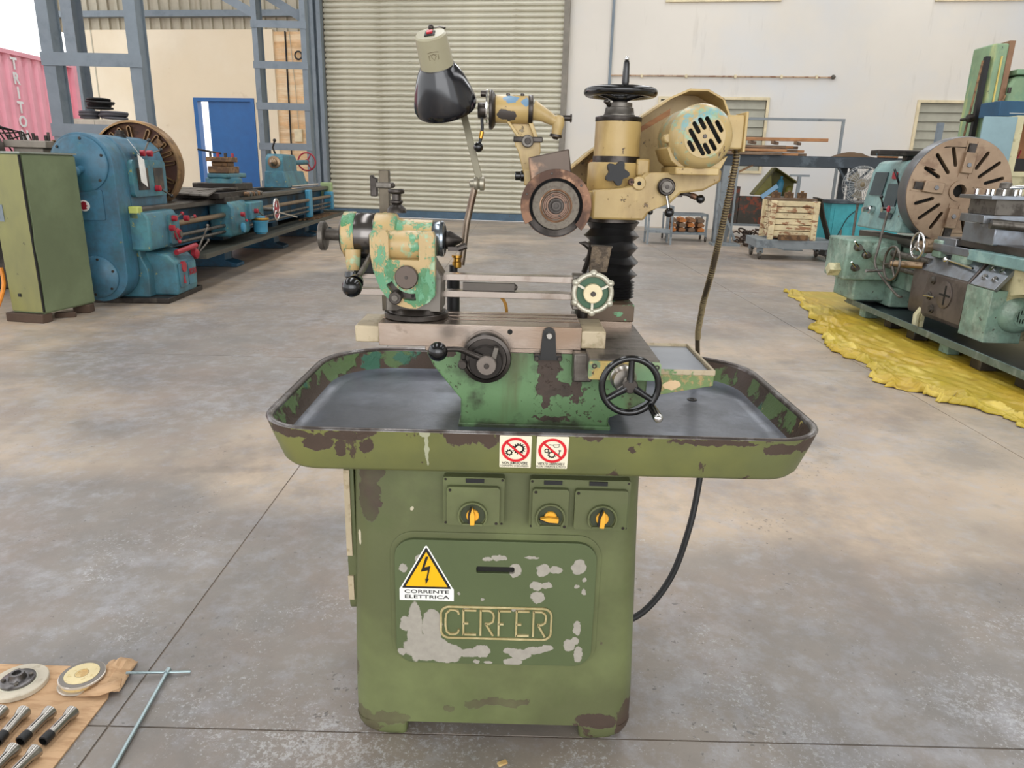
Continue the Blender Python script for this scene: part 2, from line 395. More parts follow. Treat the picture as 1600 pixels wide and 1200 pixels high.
MB().tube([(-6.98, .03, 5.2), (-6.99, .03, 3), (-7.0, .02, 1.6), (-7.08, .0, .8)], .025, 6).build('black_cable', m_blackm, pb)
MB().tube([(-6.85, .03, 5.2), (-6.75, .03, 3.6), (-6.72, .02, 2.5)], .01, 6).build('grey_cable', m_corr, pb)
MB().torus((-6.58, -.02, 4.55), (0, 1, 0), .11, .025, 16, 6).build('cable_loop', m_blackm, pb)
MB().box(-6.07, -5.95, -.3, -.02, 0, 8.8).box(-5.86, -5.74, -.3, -.02, 0, 8.8).box(-5.95, -5.86, -.18, -.12, 0, 8.8).build('column_flange', m_steelblue, onwall(MB().box(-6.07, -5.74, -.34, -.3, 0, .05).build('trim_shutter_column', m_steelblue, kind='structure')))

# lattice columns carrying the crane rail
def hbeam(x, y, z0, z1, w=.24, d=.34):
    return MB().box(x - w / 2, x + w / 2, y, y + .02, z0, z1).box(x - w / 2, x + w / 2, y + d - .02, y + d, z0, z1).box(x - .01, x + .01, y + .02, y + d - .02, z0, z1)
def lattice(x0, x1, y, bats, label, bh=.18, dep=.5, w=.2):
    t = thing('lattice_column', label, 'steel column', (0, 0, 0))
    for xc in (x0 + w / 2, x1 - w / 2):
        c = MB().prism([(xc - w / 2, y), (xc + w / 2, y), (xc + w / 2, y + .02), (xc + w / 2 - .03, y + .02), (xc + w / 2 - .03, y + dep - .02), (xc + w / 2, y + dep - .02), (xc + w / 2, y + dep), (xc - w / 2, y + dep)], 'xy', 0, 8.8)
        c.build('upright', m_steelblue, t)
    for z in bats: MB().box(x0 - .02, x1 + .02, y - .015, y, z - bh, z).build('batten', m_steelblue, t)
    MB().box(x0 - .1, x1 + .1, y - .1, y + dep + .1, 0, .04).build('base_plate', m_steelblue, t)
    return t
lattice(-7.66, -6.08, 12.5, [1.0, 2.04, 3.12, 4.2, 5.3], 'near blue-grey lattice column behind the big blue lathe headstock', .2, .30, .19)
t = lattice(-6.65, -5.32, 19.5, [1.06, 2.0, 2.97, 3.94, 4.87, 5.8, 6.7], 'far blue-grey lattice column between the blue door and the roller shutter', .17, .45, .13)
MB().beam((-9.5, 19.6, 6.5), (-6.55, 19.6, 5.0), .09, .2).build('brace', m_steelblue, t)
MB().beam((-8.3, 19.9, 6.6), (-5.4, 19.9, 4.95), .09, .2).build('brace', m_steelblue, t)
ec = thing('edge_column', 'plain blue-grey column standing left of the cream wall at the open bay', 'steel column', (0, 0, 0))
hbeam(-12.05, 21.0, 0, 8.8, .3, .5).build('upright', m_steelblue, ec); MB().box(-12.35, -11.75, 20.9, 21.6, 0, .04).build('base_plate', m_steelblue, ec)

# pink container outside the open bay
m_pink = mat('daylit_pink_paint', 'f4adba', .6, var=.06, vscale=2)  # pink lightened to carry the overexposed daylight outside
ct = thing('shipping_container', 'pale pink corrugated shipping container outside with white stacked letters', 'container', (-10, 11, 0))
ORG = Vector((-10, 11, 0))
py = []; y = 9.5; 
while y < 17.2:
    py += [(-10, y), (-10, y + .11), (-10.06, y + .15), (-10.06, y + .26)]; y += .3
MB().prism(py + [(-12.4, y), (-12.4, 9.5)], 'xy', .75, 3.42).build('corrugated_side', m_pink, ct, ang=20)
MB().box(-12.4, -9.97, 9.4, y + .02, .6, .75).box(-12.4, -9.97, 9.4, y + .02, 3.42, 3.5).box(-10.1, -9.95, 9.36, 9.5, .6, 3.5).box(-10.1, -9.95, y, y + .14, .6, 3.5).build('frame_rail', m_pink, ct)
m_white = mat('white_paint', 'f2f2f0', .6)
for i, ch in enumerate('TRITON'): text(ch, .3, m_white, (-9.985, 15.35, 3.25 - .27 * i), (R(90), 0, R(90)), ct, .004, bold=.01)
MB().box(-12.3, -10.05, 9.6, y - .2, 0, .6).build('trailer_bed', mat('trailer_paint', 'c9b070', .6), ct)
ORG = Vector((0, 0, 0))
# roof and right-hand wall of the hall (out of frame, they shape the daylight)
m_roof = mat('roof_sheet', '7d7b74', .7)
rf = MB().box(-13.5, 16, -9, 25, 9.05, 9.15).build('ceiling', m_roof, kind='structure')
wr = MB().box(15.8, 16, -9, 20, -.1, 9.05).build('wall_right', m_wall, kind='structure')
# ================================================================ the tool grinder
ORG = Vector((-.03, 1.87, 0))
M = thing('tool_grinder', 'green and cream tool grinder with a wide oil tray, standing in the middle foreground', 'machine', ORG)
BR = '4a3c32'
m_base = mat('olive_green_paint', '5d6240', .42, 0, [
    dict(c=BR, s=22, t=.70, w=.012, r=.6, h=-.5, bias=((2, .10, .0, .14),), d=6),
    dict(c=BR, blobs=[(-.345, 1.62, .72, .028, .2, .07), (-.338, 1.62, .785, .034, .2, .03), (-.03, 1.62, .122, .035, .2, .012), (.02, 1.62, .117, .035, .2, .012), (-.08, 1.62, .112, .028, .2, .013), (.05, 1.62, .122, .02, .2, .01),
        (-.15, 1.62, .095, .015, .2, .008), (-.385, 1.62, .03, .045, .3, .055), (-.31, 1.62, .06, .055, .2, .022), (.335, 1.62, .05, .03, .3, .075), (.25, 1.62, .065, .055, .2, .025), (-.402, 1.62, .19, .006, .3, .03)], amp=.016, bs=45, r=.6, h=-.5, s=40),
    dict(c='c9bfa6', blobs=[(-.375, 1.62, .6, .004, .3, .02), (-.24, 1.62, .69, .005, .3, .006), (.12, 1.62, .3, .003, .3, .003)], amp=.006, r=.5),
    dict(c='515c34', s=5, t=.62, w=.1, k=.5), dict(c='8a9660', s=2.5, t=.6, w=.12, k=.4)], bump=.5, bscale=45, var=.05, vscale=6)
m_tray = mat('tray_green_paint', '666a42', .42, 0, [
    dict(c='8b8a45', s=3, t=.5, w=.12, k=.35),
    dict(c=BR, s=16, st=(1, 1, .6), t=.66, w=.012, r=.6, h=-.5, bias=((2, .9, .94, .17),), d=6),
    dict(c=BR, blobs=[(-.43, 1.5, .905, .035, .15, .02), (-.38, 1.5, .892, .013, .1, .022), (-.5, 1.52, .925, .06, .2, .012), (-.365, 1.5, .925, .05, .15, .012), (-.2, 1.5, .86, .003, .1, .003), (-.32, 1.49, .898, .018, .1, .016), (.27, 1.5, .903, .009, .1, .006), (.45, 1.5, .93, .1, .1, .008), (.6, 1.5, .915, .04, .15, .014), (.68, 1.55, .92, .05, .1, .02)], amp=.016, bs=45, r=.6, h=-.5, s=40),
    dict(c='a9aa8e', blobs=[(-.187, 1.5, .9, .0045, .1, .05), (-.19, 1.5, .935, .012, .1, .01)], amp=.006, bs=60),
], bump=.6, bscale=30, var=.07)
m_trayin = mat('tray_wall_flaking_paint', '4b3b31', .5, .1, [
    dict(c='5e7549', s=8, t=.55, w=.012, r=.55, h=1.2, bias=((2, .885, .9, .06),), d=7, ro=.55),
    dict(c='3d6a55', s=6, t=.60, w=.012, r=.5, h=1.2, d=6),
    dict(c='a89a5a', s=11, t=.66, w=.012, r=.5, h=.8)], bump=1.5, bscale=90, var=.2)
m_trayfl = mat('oily_tray_steel', '575b64', .3, .35, [dict(c='8b93a2', s=4, t=.52, w=.12, k=.5, r=.28), dict(c='2e2f31', s=7, t=.6, w=.1, k=.6, r=.5), dict(c='6b5a49', s=12, t=.72, w=.03, k=.5)], bump=.8, bscale=25, var=.12)
m_panel = mat('access_panel_paint', '56613f', .42, 0, [
    dict(c='a29c90', blobs=[(-.235, 1.6, .345, .02, .1, .09), (-.19, 1.6, .365, .026, .1, .05), (-.205, 1.6, .3, .06, .1, .04), (-.16, 1.6, .285, .05, .1, .03), (-.26, 1.6, .37, .014, .1, .022), (-.245, 1.6, .335, .012, .1, .025), (-.1, 1.6, .285, .05, .1, .012), (-.062, 1.6, .292, .024, .1, .018), (-.15, 1.6, .262, .03, .1, .008), (-.27, 1.6, .285, .011, .1, .01),
        (-.262, 1.6, .53, .01, .1, .013), (-.22, 1.6, .558, .012, .1, .01), (.02, 1.6, .532, .017, .1, .018), (.09, 1.6, .535, .017, .1, .018), (.122, 1.6, .537, .017, .1, .011), (.074, 1.6, .49, .017, .1, .013), (.1, 1.6, .492, .015, .1, .01), (.078, 1.6, .457, .017, .1, .018), (.18, 1.6, .547, .018, .1, .022), (.178, 1.6, .49, .007, .1, .006), (.195, 1.6, .51, .006, .1, .007), (.196, 1.6, .475, .005, .1, .01),
        (.03, 1.6, .42, .017, .1, .006), (-.1, 1.6, .42, .012, .1, .004), (-.05, 1.6, .563, .012, .1, .006), (-.02, 1.6, .567, .02, .1, .008), (.06, 1.6, .57, .02, .1, .005), (.184, 1.6, .37, .01, .1, .022), (.165, 1.6, .315, .015, .1, .018), (.18, 1.6, .33, .01, .1, .012), (.19, 1.6, .29, .012, .1, .025), (.04, 1.6, .285, .03, .1, .016), (.075, 1.6, .298, .03, .1, .011), (.105, 1.6, .305, .02, .1, .01), (.015, 1.6, .295, .02, .1, .01), (.02, 1.6, .26, .025, .1, .012), (-.075, 1.6, .258, .008, .1, .006), (-.045, 1.6, .258, .009, .1, .005), (-.12, 1.6, .46, .004, .1, .004), (-.06, 1.6, .447, .005, .1, .004)], amp=.008, bs=70, r=.6, h=-.4, s=50),
    dict(c='8f9878', s=8, t=.7, w=.02, k=.5)], bump=.4, bscale=45, var=.05)
m_sgreen = mat('emerald_green_paint', '65865a', .42, 0, [
    dict(c=BR, blobs=[(.09, 1.7, 1.04, .03, .3, .045), (.09, 1.7, .985, .032, .3, .03), (.17, 1.7, 1.03, .02, .3, .02), (.16, 1.7, .98, .014, .3, .035), (.085, 1.7, .955, .012, .3, .03), (.12, 1.7, .975, .03, .3, .02), (-.17, 1.7, 1.065, .03, .3, .012), (.1, 1.7, .9, .05, .3, .006)], amp=.02, bs=40, r=.6, h=-.6, s=60),
    dict(c=BR, s=60, t=.57, w=.012, bias=((0, .0, .06, .1), (0, -.2, .0, -.12)), k=.9, h=-.5, d=7, ro=.7),
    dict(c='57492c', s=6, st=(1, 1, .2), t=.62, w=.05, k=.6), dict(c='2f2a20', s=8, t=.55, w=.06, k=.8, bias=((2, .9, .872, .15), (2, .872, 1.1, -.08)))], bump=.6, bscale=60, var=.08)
CRM = 'b59a62'
def cream(name, gt=.62, br=.66, c=CRM):
    return mat(name, c, .4, 0, [dict(c='5d9270', s=16, t=gt, w=.02, k=.85, h=-.3, d=6), dict(c='4a3a2c', s=55, t=.665, w=.012, d=7, ro=.7, h=-.4, mod=(7, .5)), dict(c='cdb987', s=4, t=.58, w=.1, k=.4),
        dict(c=BR, s=24, t=br, w=.012, r=.6, h=-.5, d=6), dict(c='6d5230', s=9, st=(1, 1, .4), t=.57, w=.09, k=.45)], bump=.5, bscale=60, var=.07)
m_cream1 = cream('cream_yellow_paint', .72, .69)
m_cream2 = cream('cream_over_green_paint', .60, .68)
m_motor = mat('motor_scuffed_paint', 'b39b68', .36, 0, [dict(c='86a78c', s=16, st=(1, 1, 1.6), t=.57, w=.03, ro=.72, k=.9, h=-.3, d=6), dict(c='6a9ea4', s=18, t=.64, w=.03, k=.8, bias=((2, 1.62, 1.67, .12),), ro=.7), dict(c='5a4536', s=28, t=.66, w=.015, h=-.4), dict(c='d9c89a', s=7, t=.62, w=.05, k=.6)], var=.07)
m_creamgreen = mat('half_repainted_cream', 'b99f6e', .36, 0, [dict(c='4f8558', blobs=[(-.212, 1.71, 1.225, .024, .1, .045), (-.235, 1.71, 1.20, .03, .1, .022), (-.295, 1.71, 1.255, .012, .1, .03), (-.41, 1.8, 1.375, .03, .1, .016)], amp=.022, bs=60, h=.4), dict(c='5c9670', s=20, st=(1, 1, .55), t=.54, w=.02, h=.4, d=8, ro=.72), dict(c='90b898', s=30, t=.6, w=.03, k=.7), dict(c='3b332d', s=20, t=.68, w=.012, r=.6, h=-.5, d=6)], bump=.5, bscale=70, var=.08)
m_worn = mat('worn_cream_edge', 'b5a68a', .45, .1, [dict(c='8d7c5b', s=30, t=.56, w=.05, k=.6), dict(c='5b7d4b', s=12, t=.64, w=.015)], bump=.6, bscale=90)
m_speck = mat('speckled_green', '6e8450', .5, 0, [dict(c='a88a5c', s=70, t=.55, w=.04, k=.8), dict(c='d2b48c', blobs=[(.37, 1.6, 1.03, .02, .1, .01)], amp=.01)], bump=1, bscale=120)
m_table = mat('ground_steel_table', '9a8471', .24, .85, [dict(c='b9aea4', s=5, st=(.5, 1, 1), t=.5, w=.12, k=.7, r=.25), dict(c='5a4537', s=14, t=.68, w=.04, k=.6)], bump=.15, bscale=200, var=.08, stretch=(.3, 4, 1))
m_wtop = mat('scored_dark_steel', '6a635c', .4, .7, [dict(c='8b857d', s=14, st=(.3, 3, 1), t=.55, w=.08, k=.5), dict(c='2c2723', s=14, t=.6, w=.07, k=.7, r=.6)], bump=.5, bscale=120, var=.15, stretch=(8, .6, 1))
m_yellow = mat('yellow_knob', 'f2b23a', .35)
m_redp = mat('red_print', 'd8202c', .5, var=.02)
m_blkp = mat('black_print', '16130f', .5, var=.02)
m_stick = mat('sticker_cream', 'eee6cc', .45, var=.02)
m_stickw = mat('sticker_white', 'efefe8', .45, var=.02)
m_stickyel = mat('sticker_yellow', 'f5b800', .45, var=.02)
m_letter = mat('raised_letter_metal', 'b0a070', .45, .15, [dict(c='d6c99c', s=30, t=.55, w=.1, k=.6)])
m_redsw = mat('red_rocker', 'b52a34', .3)
m_brass = mat('brass', 'b58a3e', .3, .9)
m_copper = mat('rust_copper_steel', '7d5c46', .42, .6, [dict(c='40302a', s=14, t=.5, w=.06, k=.8, r=.6), dict(c='c39a7a', s=14, t=.64, w=.05, k=.7)], var=.15, bump=.5, bscale=60)
m_wheel = mat('abrasive_grey', '7c7468', .85, 0, [dict(c='5c5249', s=90, t=.55, w=.05, k=.6)], bump=1, bscale=300)
m_bellow = mat('black_bellows_rubber', '1b1a1a', .38, var=.2, vscale=20)
m_lampgrey = mat('lamp_cap_enamel', 'a09a80', .35, 0, [dict(c='6a5f48', s=25, t=.7, w=.02, k=.8)], var=.06)
m_lampblk = mat('lamp_shade_enamel', '0d0f15', .16, 0, [dict(c='7a7a80', s=70, st=(1, 1, .3), t=.755, w=.01, k=.8)], spec=.7)
m_arm = mat('lamp_arm_enamel', '77715c', .38, .2, [dict(c='4d4438', s=12, t=.62, w=.04, k=.7)])
m_hose = mat('braided_hose', '4a3f30', .5, .4); m_hring = mat('hose_ring_metal', '8f7f5c', .45, .5)

# --- base cabinet
def rl(x0, x1, y0, y1, r, z, n=7): return [(p[0], p[1], z) for p in rrect(x0, x1, y0, y1, r, n)]
b = MB(); L_ = []
for z, i in ((.05, .0), (.075, 0), (.12, .0)): L_.append(rl(-.407, .350, 1.618, 2.14, .06, z))
L_ += [rl(-.403, .343, 1.618, 2.14, .06, .3), rl(-.392, .330, 1.618, 2.13, .055, .6), rl(-.386, .322, 1.618, 2.12, .055, .845)]
cab = b.loft(L_).build('base_cabinet', m_base, M, ang=50)
for (xa, xb, ra, sx) in ((-.407, -.262, (.06, .012, .012, .06), -1), (.204, .350, (.012, .06, .06, .012), 1)):
    for (ya, yb) in ((1.618, 1.76), (1.99, 2.14)):
        f = MB(); ll = []
        for z, q in ((0, .045), (.006, .028), (.018, .012), (.035, .003), (.05, 0)):
            x0, x1 = (xa + q, xb + .0) if sx < 0 else (xa, xb - q)
            x0, x1 = (x0, x1 - (.05 - z) * .1) if sx < 0 else (x0 + (.05 - z) * .1, x1)
            ll.append([(p[0], p[1], z) for p in rrect(x0, x1, ya + q * .25, yb, [min(r_, .05) for r_ in ra], 5)])
        f.loft(ll).build('foot', m_base, cab, ang=50)
# access panel with its raised lip, slot and name plate
slot = rrect(-.078, .018, .5225, .541, .004, 2)
MB().prism(rrect(-.297, .237, .243, .628, .062, 8), 'xz', 1.6145, 1.6185).build('panel_lip', m_base, cab, .0015)
pn = MB().prism(rrect(-.284, .224, .252, .612, .05, 8), 'xz', 1.603, 1.6145, (slot,)).build('access_panel', m_panel, M, .002)
MB().box(-.08, .02, 1.612, 1.6142, .52, .543).build('slot_back', m_darkgap, pn)
npl = MB().prism(rrect(-.170, .119, .330, .428, .024, 6), 'xz', 1.5985, 1.603, (rrect(-.1645, .1135, .3355, .4225, .019, 6),)).build('plate_rim', m_letter, pn, .001)
def zx(px): return -.170 + (580 + px / 4.21 - 686.5) * .00166
def stroke(mb, pts, w=.0048): return mb.prism(band(pts, w), 'xz', 1.5975, 1.603)
zt, zb = .4165, .3445
LT = {'C': [[(1, .82), (.93, .95), (.7, 1.0), (.35, 1), (.08, .86), (0, .65), (0, .33), (.1, .1), (.35, 0), (.7, 0), (.93, .07), (1, .2)]],
      'E': [[(1, 1), (.05, 1)], [(.05, 1.03), (.05, -.03)], [(.05, 0), (1, 0)], [(.05, .46), (.42, .46)]],
      'R': [[(0, -.03), (0, 1.03)], [(0, 1), (.65, 1), (.93, .9), (1, .76), (.93, .55), (.65, .46), (.3, .46)], [(.38, .46), (.95, -.03)]],
      'F': [[(1, 1), (.05, 1)], [(.05, 1.03), (.05, -.03)], [(.05, .46), (.42, .46)]]}
for ch, a, c in (('C', 485, 572), ('E', 597, 686), ('R', 714, 800), ('F', 828, 912), ('E', 943, 1031), ('R', 1058, 1140)):
    q = MB(); xa, xb = zx(a), zx(c)
    for s_ in LT[ch]: stroke(q, [(xa + (xb - xa) * u_, zb + (zt - zb) * v_) for u_, v_ in s_])
    q.build('raised_letter', m_letter, pn)
# electric warning triangle
def stick(x0, x1, z0, z1, y, m, name='warning_sticker', poly=None):
    return MB().prism(poly or rrect(x0, x1, z0, z1, .002, 2), 'xz', y - .0005, y + .0004).build(name, m, M)
cx = -.2035; y0 = 1.6025
ws = stick(0, 0, 0, 0, y0, m_stickw, 'electric_warning_sticker', [(-.2725, .4405), (-.1345, .4405), (-.1345, .474), (-.138, .478), (-.2, .594), (-.2035, .597), (-.207, .594), (-.269, .478), (-.2725, .474)])
MB().prism([(cx - .0615, .4755), (cx + .0615, .4755), (cx + .061, .479), (cx + .0015, .5905), (cx - .0015, .5905), (cx - .061, .479)], 'xz', y0 - .0008, y0).build('black_border', m_blkp, ws)
MB().prism([(cx - .053, .4812), (cx + .053, .4812), (cx, .5795)], 'xz', y0 - .0011, y0).build('yellow_field', m_stickyel, ws)
MB().prism([(cx - .0015, .5665), (cx + .0055, .5665), (cx - .0045, .536), (cx + .0105, .5405), (cx + .0035, .505), (cx + .0065, .5035), (cx - .002, .4865), (cx - .0035, .5045), (cx - .0005, .5045), (cx + .0035, .5275), (cx - .0145, .523)], 'xz', y0 - .0014, y0).build('lightning_bolt', m_blkp, ws)
FR = (R(90), 0, 0)
text('CORRENTE', .0135, m_blkp, (cx, y0 - .0008, .4655), FR, ws, .0002, .113, bold=.0002)
text('ELETTRICA', .0135, m_blkp, (cx, y0 - .0008, .4505), FR, ws, .0002, .113, bold=.0002)
# --- side access door on the left flank
sd = MB().prism(rrect(1.665, 2.08, .36, .80, .03, 5), 'yz', -.416, -.392).build('side_door', m_base, M, .003)
MB().box(-.4165, -.402, 1.6585, 1.6655, .40, .47).box(-.4165, -.402, 1.6585, 1.6655, .53, .77).build('worn_edge', m_worn, sd)
for z in (.42, .5, .58, .66, .74): MB().bcyl((-.421, 1.69, z), (-.412, 1.69, z), .009, .002, 10).build('bolt', m_base, sd)
MB().tube([(-.40, 1.7, .8), (-.405, 1.71, .835), (-.39, 1.75, .85)], .004, 6).build('yellow_wire', mat('yellow_wire', 'c9b13a', .4), M)

# --- oil tray
RC = (.13, .13, .21, .21)
def tl(i, z, n=9): return [(p[0], p[1], z) for p in rrect(-.578 + i, .722 - i, 1.492 + i * .6, 2.255 - i, [max(.01, r_ - i * .7) for r_ in RC], n)]
tr = MB().loft([tl(.06, .832), tl(.047, .834), tl(.037, .843), tl(.014, .90), tl(.002, .934), tl(0, .938)], True, False)
tray = tr.build('oil_tray', m_tray, M, ang=60)
MB().loft([tl(0, .938), tl(.003, .9425), tl(.009, .944), tl(.015, .9425), tl(.018, .938), tl(.019, .934)], False, False).build('tray_rim', mat('bare_worn_rim', '4f4742', .32, .6, [dict(c='8a8785', s=9, t=.55, w=.06, k=.7, r=.25)], var=.15), tray, ang=60)
MB().loft([tl(.019, .934), tl(.034, .895), tl(.042, .884)], False, False).build('tray_inner_wall', m_trayin, tray, ang=60)
MB().loft([tl(.042, .884), tl(.056, .878), tl(.08, .876)], False, True).build('tray_floor', m_trayfl, tray, ang=60)
MB().ring((.52, 1.98, .875), (.52, 1.98, .878), .006, .014, 16).build('drain_hole', m_darkst, tray)
# prohibition stickers on the tray front (outer wall leans)
def gear(cx, cz, r, n, hole, y):
    p = []
    for i in range(n):
        a = 2 * math.pi * i / n
        for (q, rr) in ((-.30, .78), (-.16, 1.0), (.16, 1.0), (.30, .78)):
            g = a + q * 2 * math.pi / n; p.append((cx + r * rr * math.cos(g), cz + r * rr * math.sin(g)))
    return MB().prism(p, 'xz', y - .0003, y, (circ(cx, cz, hole, 14),))
def prohib(x, kind, t1, t2, w1_, w2_):
    s_ = stick(x, x + .071, .8525, .9365, 1.4995, m_stick); K = 1.40
    yy = 1.4988; cx, cz = x + .0357, .9000; r = .0318
    if kind == 0:
        gear(cx + .0075, cz + .003, .0150, 14, .0078, yy).build('gear_symbol', m_blkp, s_); gear(cx - .0140, cz - .0075, .0088, 9, .0040, yy).build('gear_symbol', m_blkp, s_)
    else:
        gear(cx - .001, cz - .0105, .0100, 11, .0054, yy).build('gear_symbol', m_blkp, s_); gear(cx - .0130, cz - .0005, .0063, 8, .0031, yy).build('gear_symbol', m_blkp, s_)
        MB().prism(band([(cx - .008, cz + .0155), (cx + .001, cz + .0145), (cx + .004, cz + .009), (cx + .0135, cz + .0095), (cx + .0150, cz + .0175), (cx + .009, cz + .0155), (cx + .001, cz + .0155)], .0016), 'xz', yy - .0003, yy).build('oil_can_symbol', m_blkp, s_)
        MB().prism(band([(cx + .0165, cz - .001), (cx + .0135, cz - .0135)], .002), 'xz', yy - .0003, yy).box(cx + .0135, cx + .0190, yy - .0003, yy, cz - .0015, cz + .002).build('brush_symbol', m_blkp, s_)
    MB().prism(circ(cx, cz, r, 40), 'xz', yy - .0009, yy - .0004, (circ(cx, cz, r * .8, 40),)).prism(band([(cx - r * .64, cz + r * .6), (cx + r * .64, cz - r * .6)], .005), 'xz', yy - .0009, yy - .0004).build('red_prohibition_ring', m_redp, s_)
    text(t1, .0098, m_blkp, (x + .0345, yy - .0002, .8645), FR, s_, .0002, w1_, bold=.00012)
    text(t2, .0078, m_blkp, (x + .0345, yy - .0002, .8570), FR, s_, .0002, w2_)
    return s_
s1 = prohib(-.024, 0, 'NON RIMUOVERE', 'I DISPOSITIVI DI SICUREZZA', .058, .063)
s2 = prohib(.0585, 1, 'VIETATO LUBRIFICARE E', 'PULIRE DURANTE IL MOTO', .060, .066)
for s_ in (s1, s2):   # follow the leaning tray wall
    for q_ in [s_] + list(s_.children):
        for v in q_.data.vertices: v.co.y -= (v.co.z - .8945) * .228 - .0015

# --- rotary switch boxes
def swbox(name, x0, x1, z0, z1, covers):
    b_ = MB().prism(rrect(x0, x1, z0, z1, .006, 3), 'xz', 1.592, 1.619).build(name, m_base, M, .002)
    for (a, c, kx, kz, rot, labx) in covers:
        cv = MB().prism(rrect(a, c, z0 + .006, z1 - .02, .008, 4), 'xz', 1.578, 1.592)
        cv.build('cover', m_base, b_, .0025)
        rr_ = .034
        MB().prism(band(arcs(kx, kz, rr_, -38, 218, 20), .0048), 'xz', 1.568, 1.579).prism(band([(kx - rr_ * .72, kz - rr_ * .7), (kx + rr_ * .72, kz - rr_ * .7)], .005), 'xz', 1.571, 1.579).build('guard_ring', m_base, b_, .001)
        MB().bcyl((kx, 1.579, kz), (kx, 1.577, kz), rr_ * .86, .0005, 24).build('dial_recess', m_speck2, b_)
        MB().bcyl((kx, 1.579, kz), (kx, 1.57, kz), .0155, .002, 20).build('knob_base', m_yellow, b_)
        d = Vector((math.sin(rot), 0, math.cos(rot))); p = Vector((d.z, 0, -d.x)); c0_ = Vector((kx, 0, kz))
        pl = [c0_ + d * .026, c0_ + d * .006 + p * .0062, c0_ - d * .019 + p * .0055, c0_ - d * .019 - p * .0055, c0_ + d * .006 - p * .0062]
        MB().prism([(v.x, v.z) for v in pl], 'xz', 1.558, 1.571).build('pointer_knob', m_yellow, b_, .0015)
        sh = [c0_ + p * -.004 + d * .027, c0_ + p * -.004 + d * .002, c0_ - p * .004 - d * .018, c0_ - p * .010 - d * .016, c0_ - p * .0105 + d * .008]
        MB().prism([(v.x, v.z) for v in sh], 'xz', 1.5625, 1.571).build('knob_flank', m_blackm, b_)
        for (sx, sz) in ((a + .008, z1 - .028), (c - .008, z0 + .013)): MB().bcyl((sx, 1.5775, sz), (sx, 1.5765, sz), .0038, .0005, 10).build('screw', m_darkst, b_)
        lp = MB().box(labx - .022, labx + .022, 1.589, 1.592, z1 - .013, z1 - .003).build('label_plate', m_blackm, b_)
    for sx in (x0 + .006, x1 - .006):
        for sz in (z0 + .006, z1 - .006): MB().bcyl((sx, 1.592, sz), (sx, 1.590, sz), .003, .0005, 8).build('screw', m_darkst, b_)
    return b_
m_speck2 = mat('dial_shade_green', '39402a', .5)  # dark green stands in for the shading inside the guard ring
swbox('switch_box', -.160, -.011, .662, .789, [(-.150, -.022, -.087, .697, 0, -.083)])
swbox('switch_box', .049, .293, .658, .789, [(.056, .144, .101, .697, R(-85), .105), (.158, .286, .226, .697, R(5), .214)])

# --- bed / saddle casting in the tray
sa = MB().prism([(-.127, .876), (.244, .876), (.246, .905), (.29, .925), (.335, .95), (.335, 1.045), (.2, 1.045), (.18, 1.083), (-.21, 1.083), (-.21, 1.06), (-.195, 1.03), (-.127, .945)], 'xz', 1.716, 2.12)
sa.build('bed_casting', m_sgreen, M, .004)
MB().box(-.133, .250, 1.706, 2.14, .872, .886).build('bed_flange', m_sgreen, M, .003)
MB().box(-.215, .175, 1.712, 1.9, 1.069, 1.0835).build('slideway', m_table, M, .002)
MB().box(.146, .192, 1.665, 1.76, 1.012, 1.083).build('way_cover', m_wtop, M, .004)
# work table with T slots
zt_ = 1.1385
prof = [(1.700, 1.083), (1.872, 1.083), (1.872, zt_)]
for c_ in (1.843, 1.803, 1.763): prof += [(c_ + .006, zt_), (c_ + .006, zt_ - .013), (c_ - .006, zt_ - .013), (c_ - .006, zt_)]
prof += [(1.700, zt_)]
wt = MB().prism(prof, 'yz', -.325, .165).build('work_table', m_table, M, .0012)
MB().bcyl((-.008, 1.701, 1.124), (-.008, 1.6985, 1.124), .0062, .0004, 16).build('hole', m_darkgap, wt)
MB().box(-.385, -.325, 1.712, 1.86, 1.087, 1.128).build('table_end_guard', m_worn, M, .003)
MB().box(.165, .224, 1.70, 1.86, 1.087, 1.130).build('table_end_guard', m_worn, M, .003)
bk = MB().prism([(.066, 1.062)] + arcs(.086, 1.123, .0155, 180, 0, 8)[0:] + [(.106, 1.062)], 'xz', 1.688, 1.7).prism(rrect(.052, .12, 1.058, 1.07, .004), 'xz', 1.69, 1.716).build('stop_bracket', mat('black_bracket', '2a2928', .5, .3), M, .001)
MB().bcyl((.086, 1.689, 1.122), (.086, 1.668, 1.122), .0075, .0015, 12).build('stop_pin', m_steel, bk)
for x in (.058, .114): MB().bcyl((x, 1.69, 1.063), (x, 1.684, 1.063), .006, .001, 12).build('bolt', m_darkst, bk)
# table feed dial with lever and ball
dl = MB().lathe((-.063, 1.71, 1.069), (0, -1, 0), [(0, .045), (.012, .058), (.06, .0605), (.066, .058), (.068, .050), (.064, .048), (.063, .0)], 40).build('feed_dial', m_darkst, M)
MB().bcyl((-.063, 1.648, 1.064), (-.063, 1.628, 1.064), .040, .002, 32).build('graduated_ring', mat('dark_ring', '2f2b28', .35, .7), dl)
MB().bcyl((-.060, 1.632, 1.063), (-.060, 1.606, 1.063), .0235, .002, 28).build('dial_hub', mat('hub_steel', '7b736c', .35, .85, var=.1), dl)
MB().prism([(-.05, 1.08), (-.038, 1.075), (-.033, 1.102), (-.043, 1.104)], 'xz', 1.618, 1.635).build('index_block', m_iron, dl, .001)
MB().bcyl((-.060, 1.606, 1.063), (-.060, 1.600, 1.063), .006, .001, 14).build('screw', m_darkst, dl)
MB().bcyl((-.117, 1.645, 1.058), (-.117, 1.625, 1.058), .011, .002, 16).build('lever_pivot', m_darkst, dl)
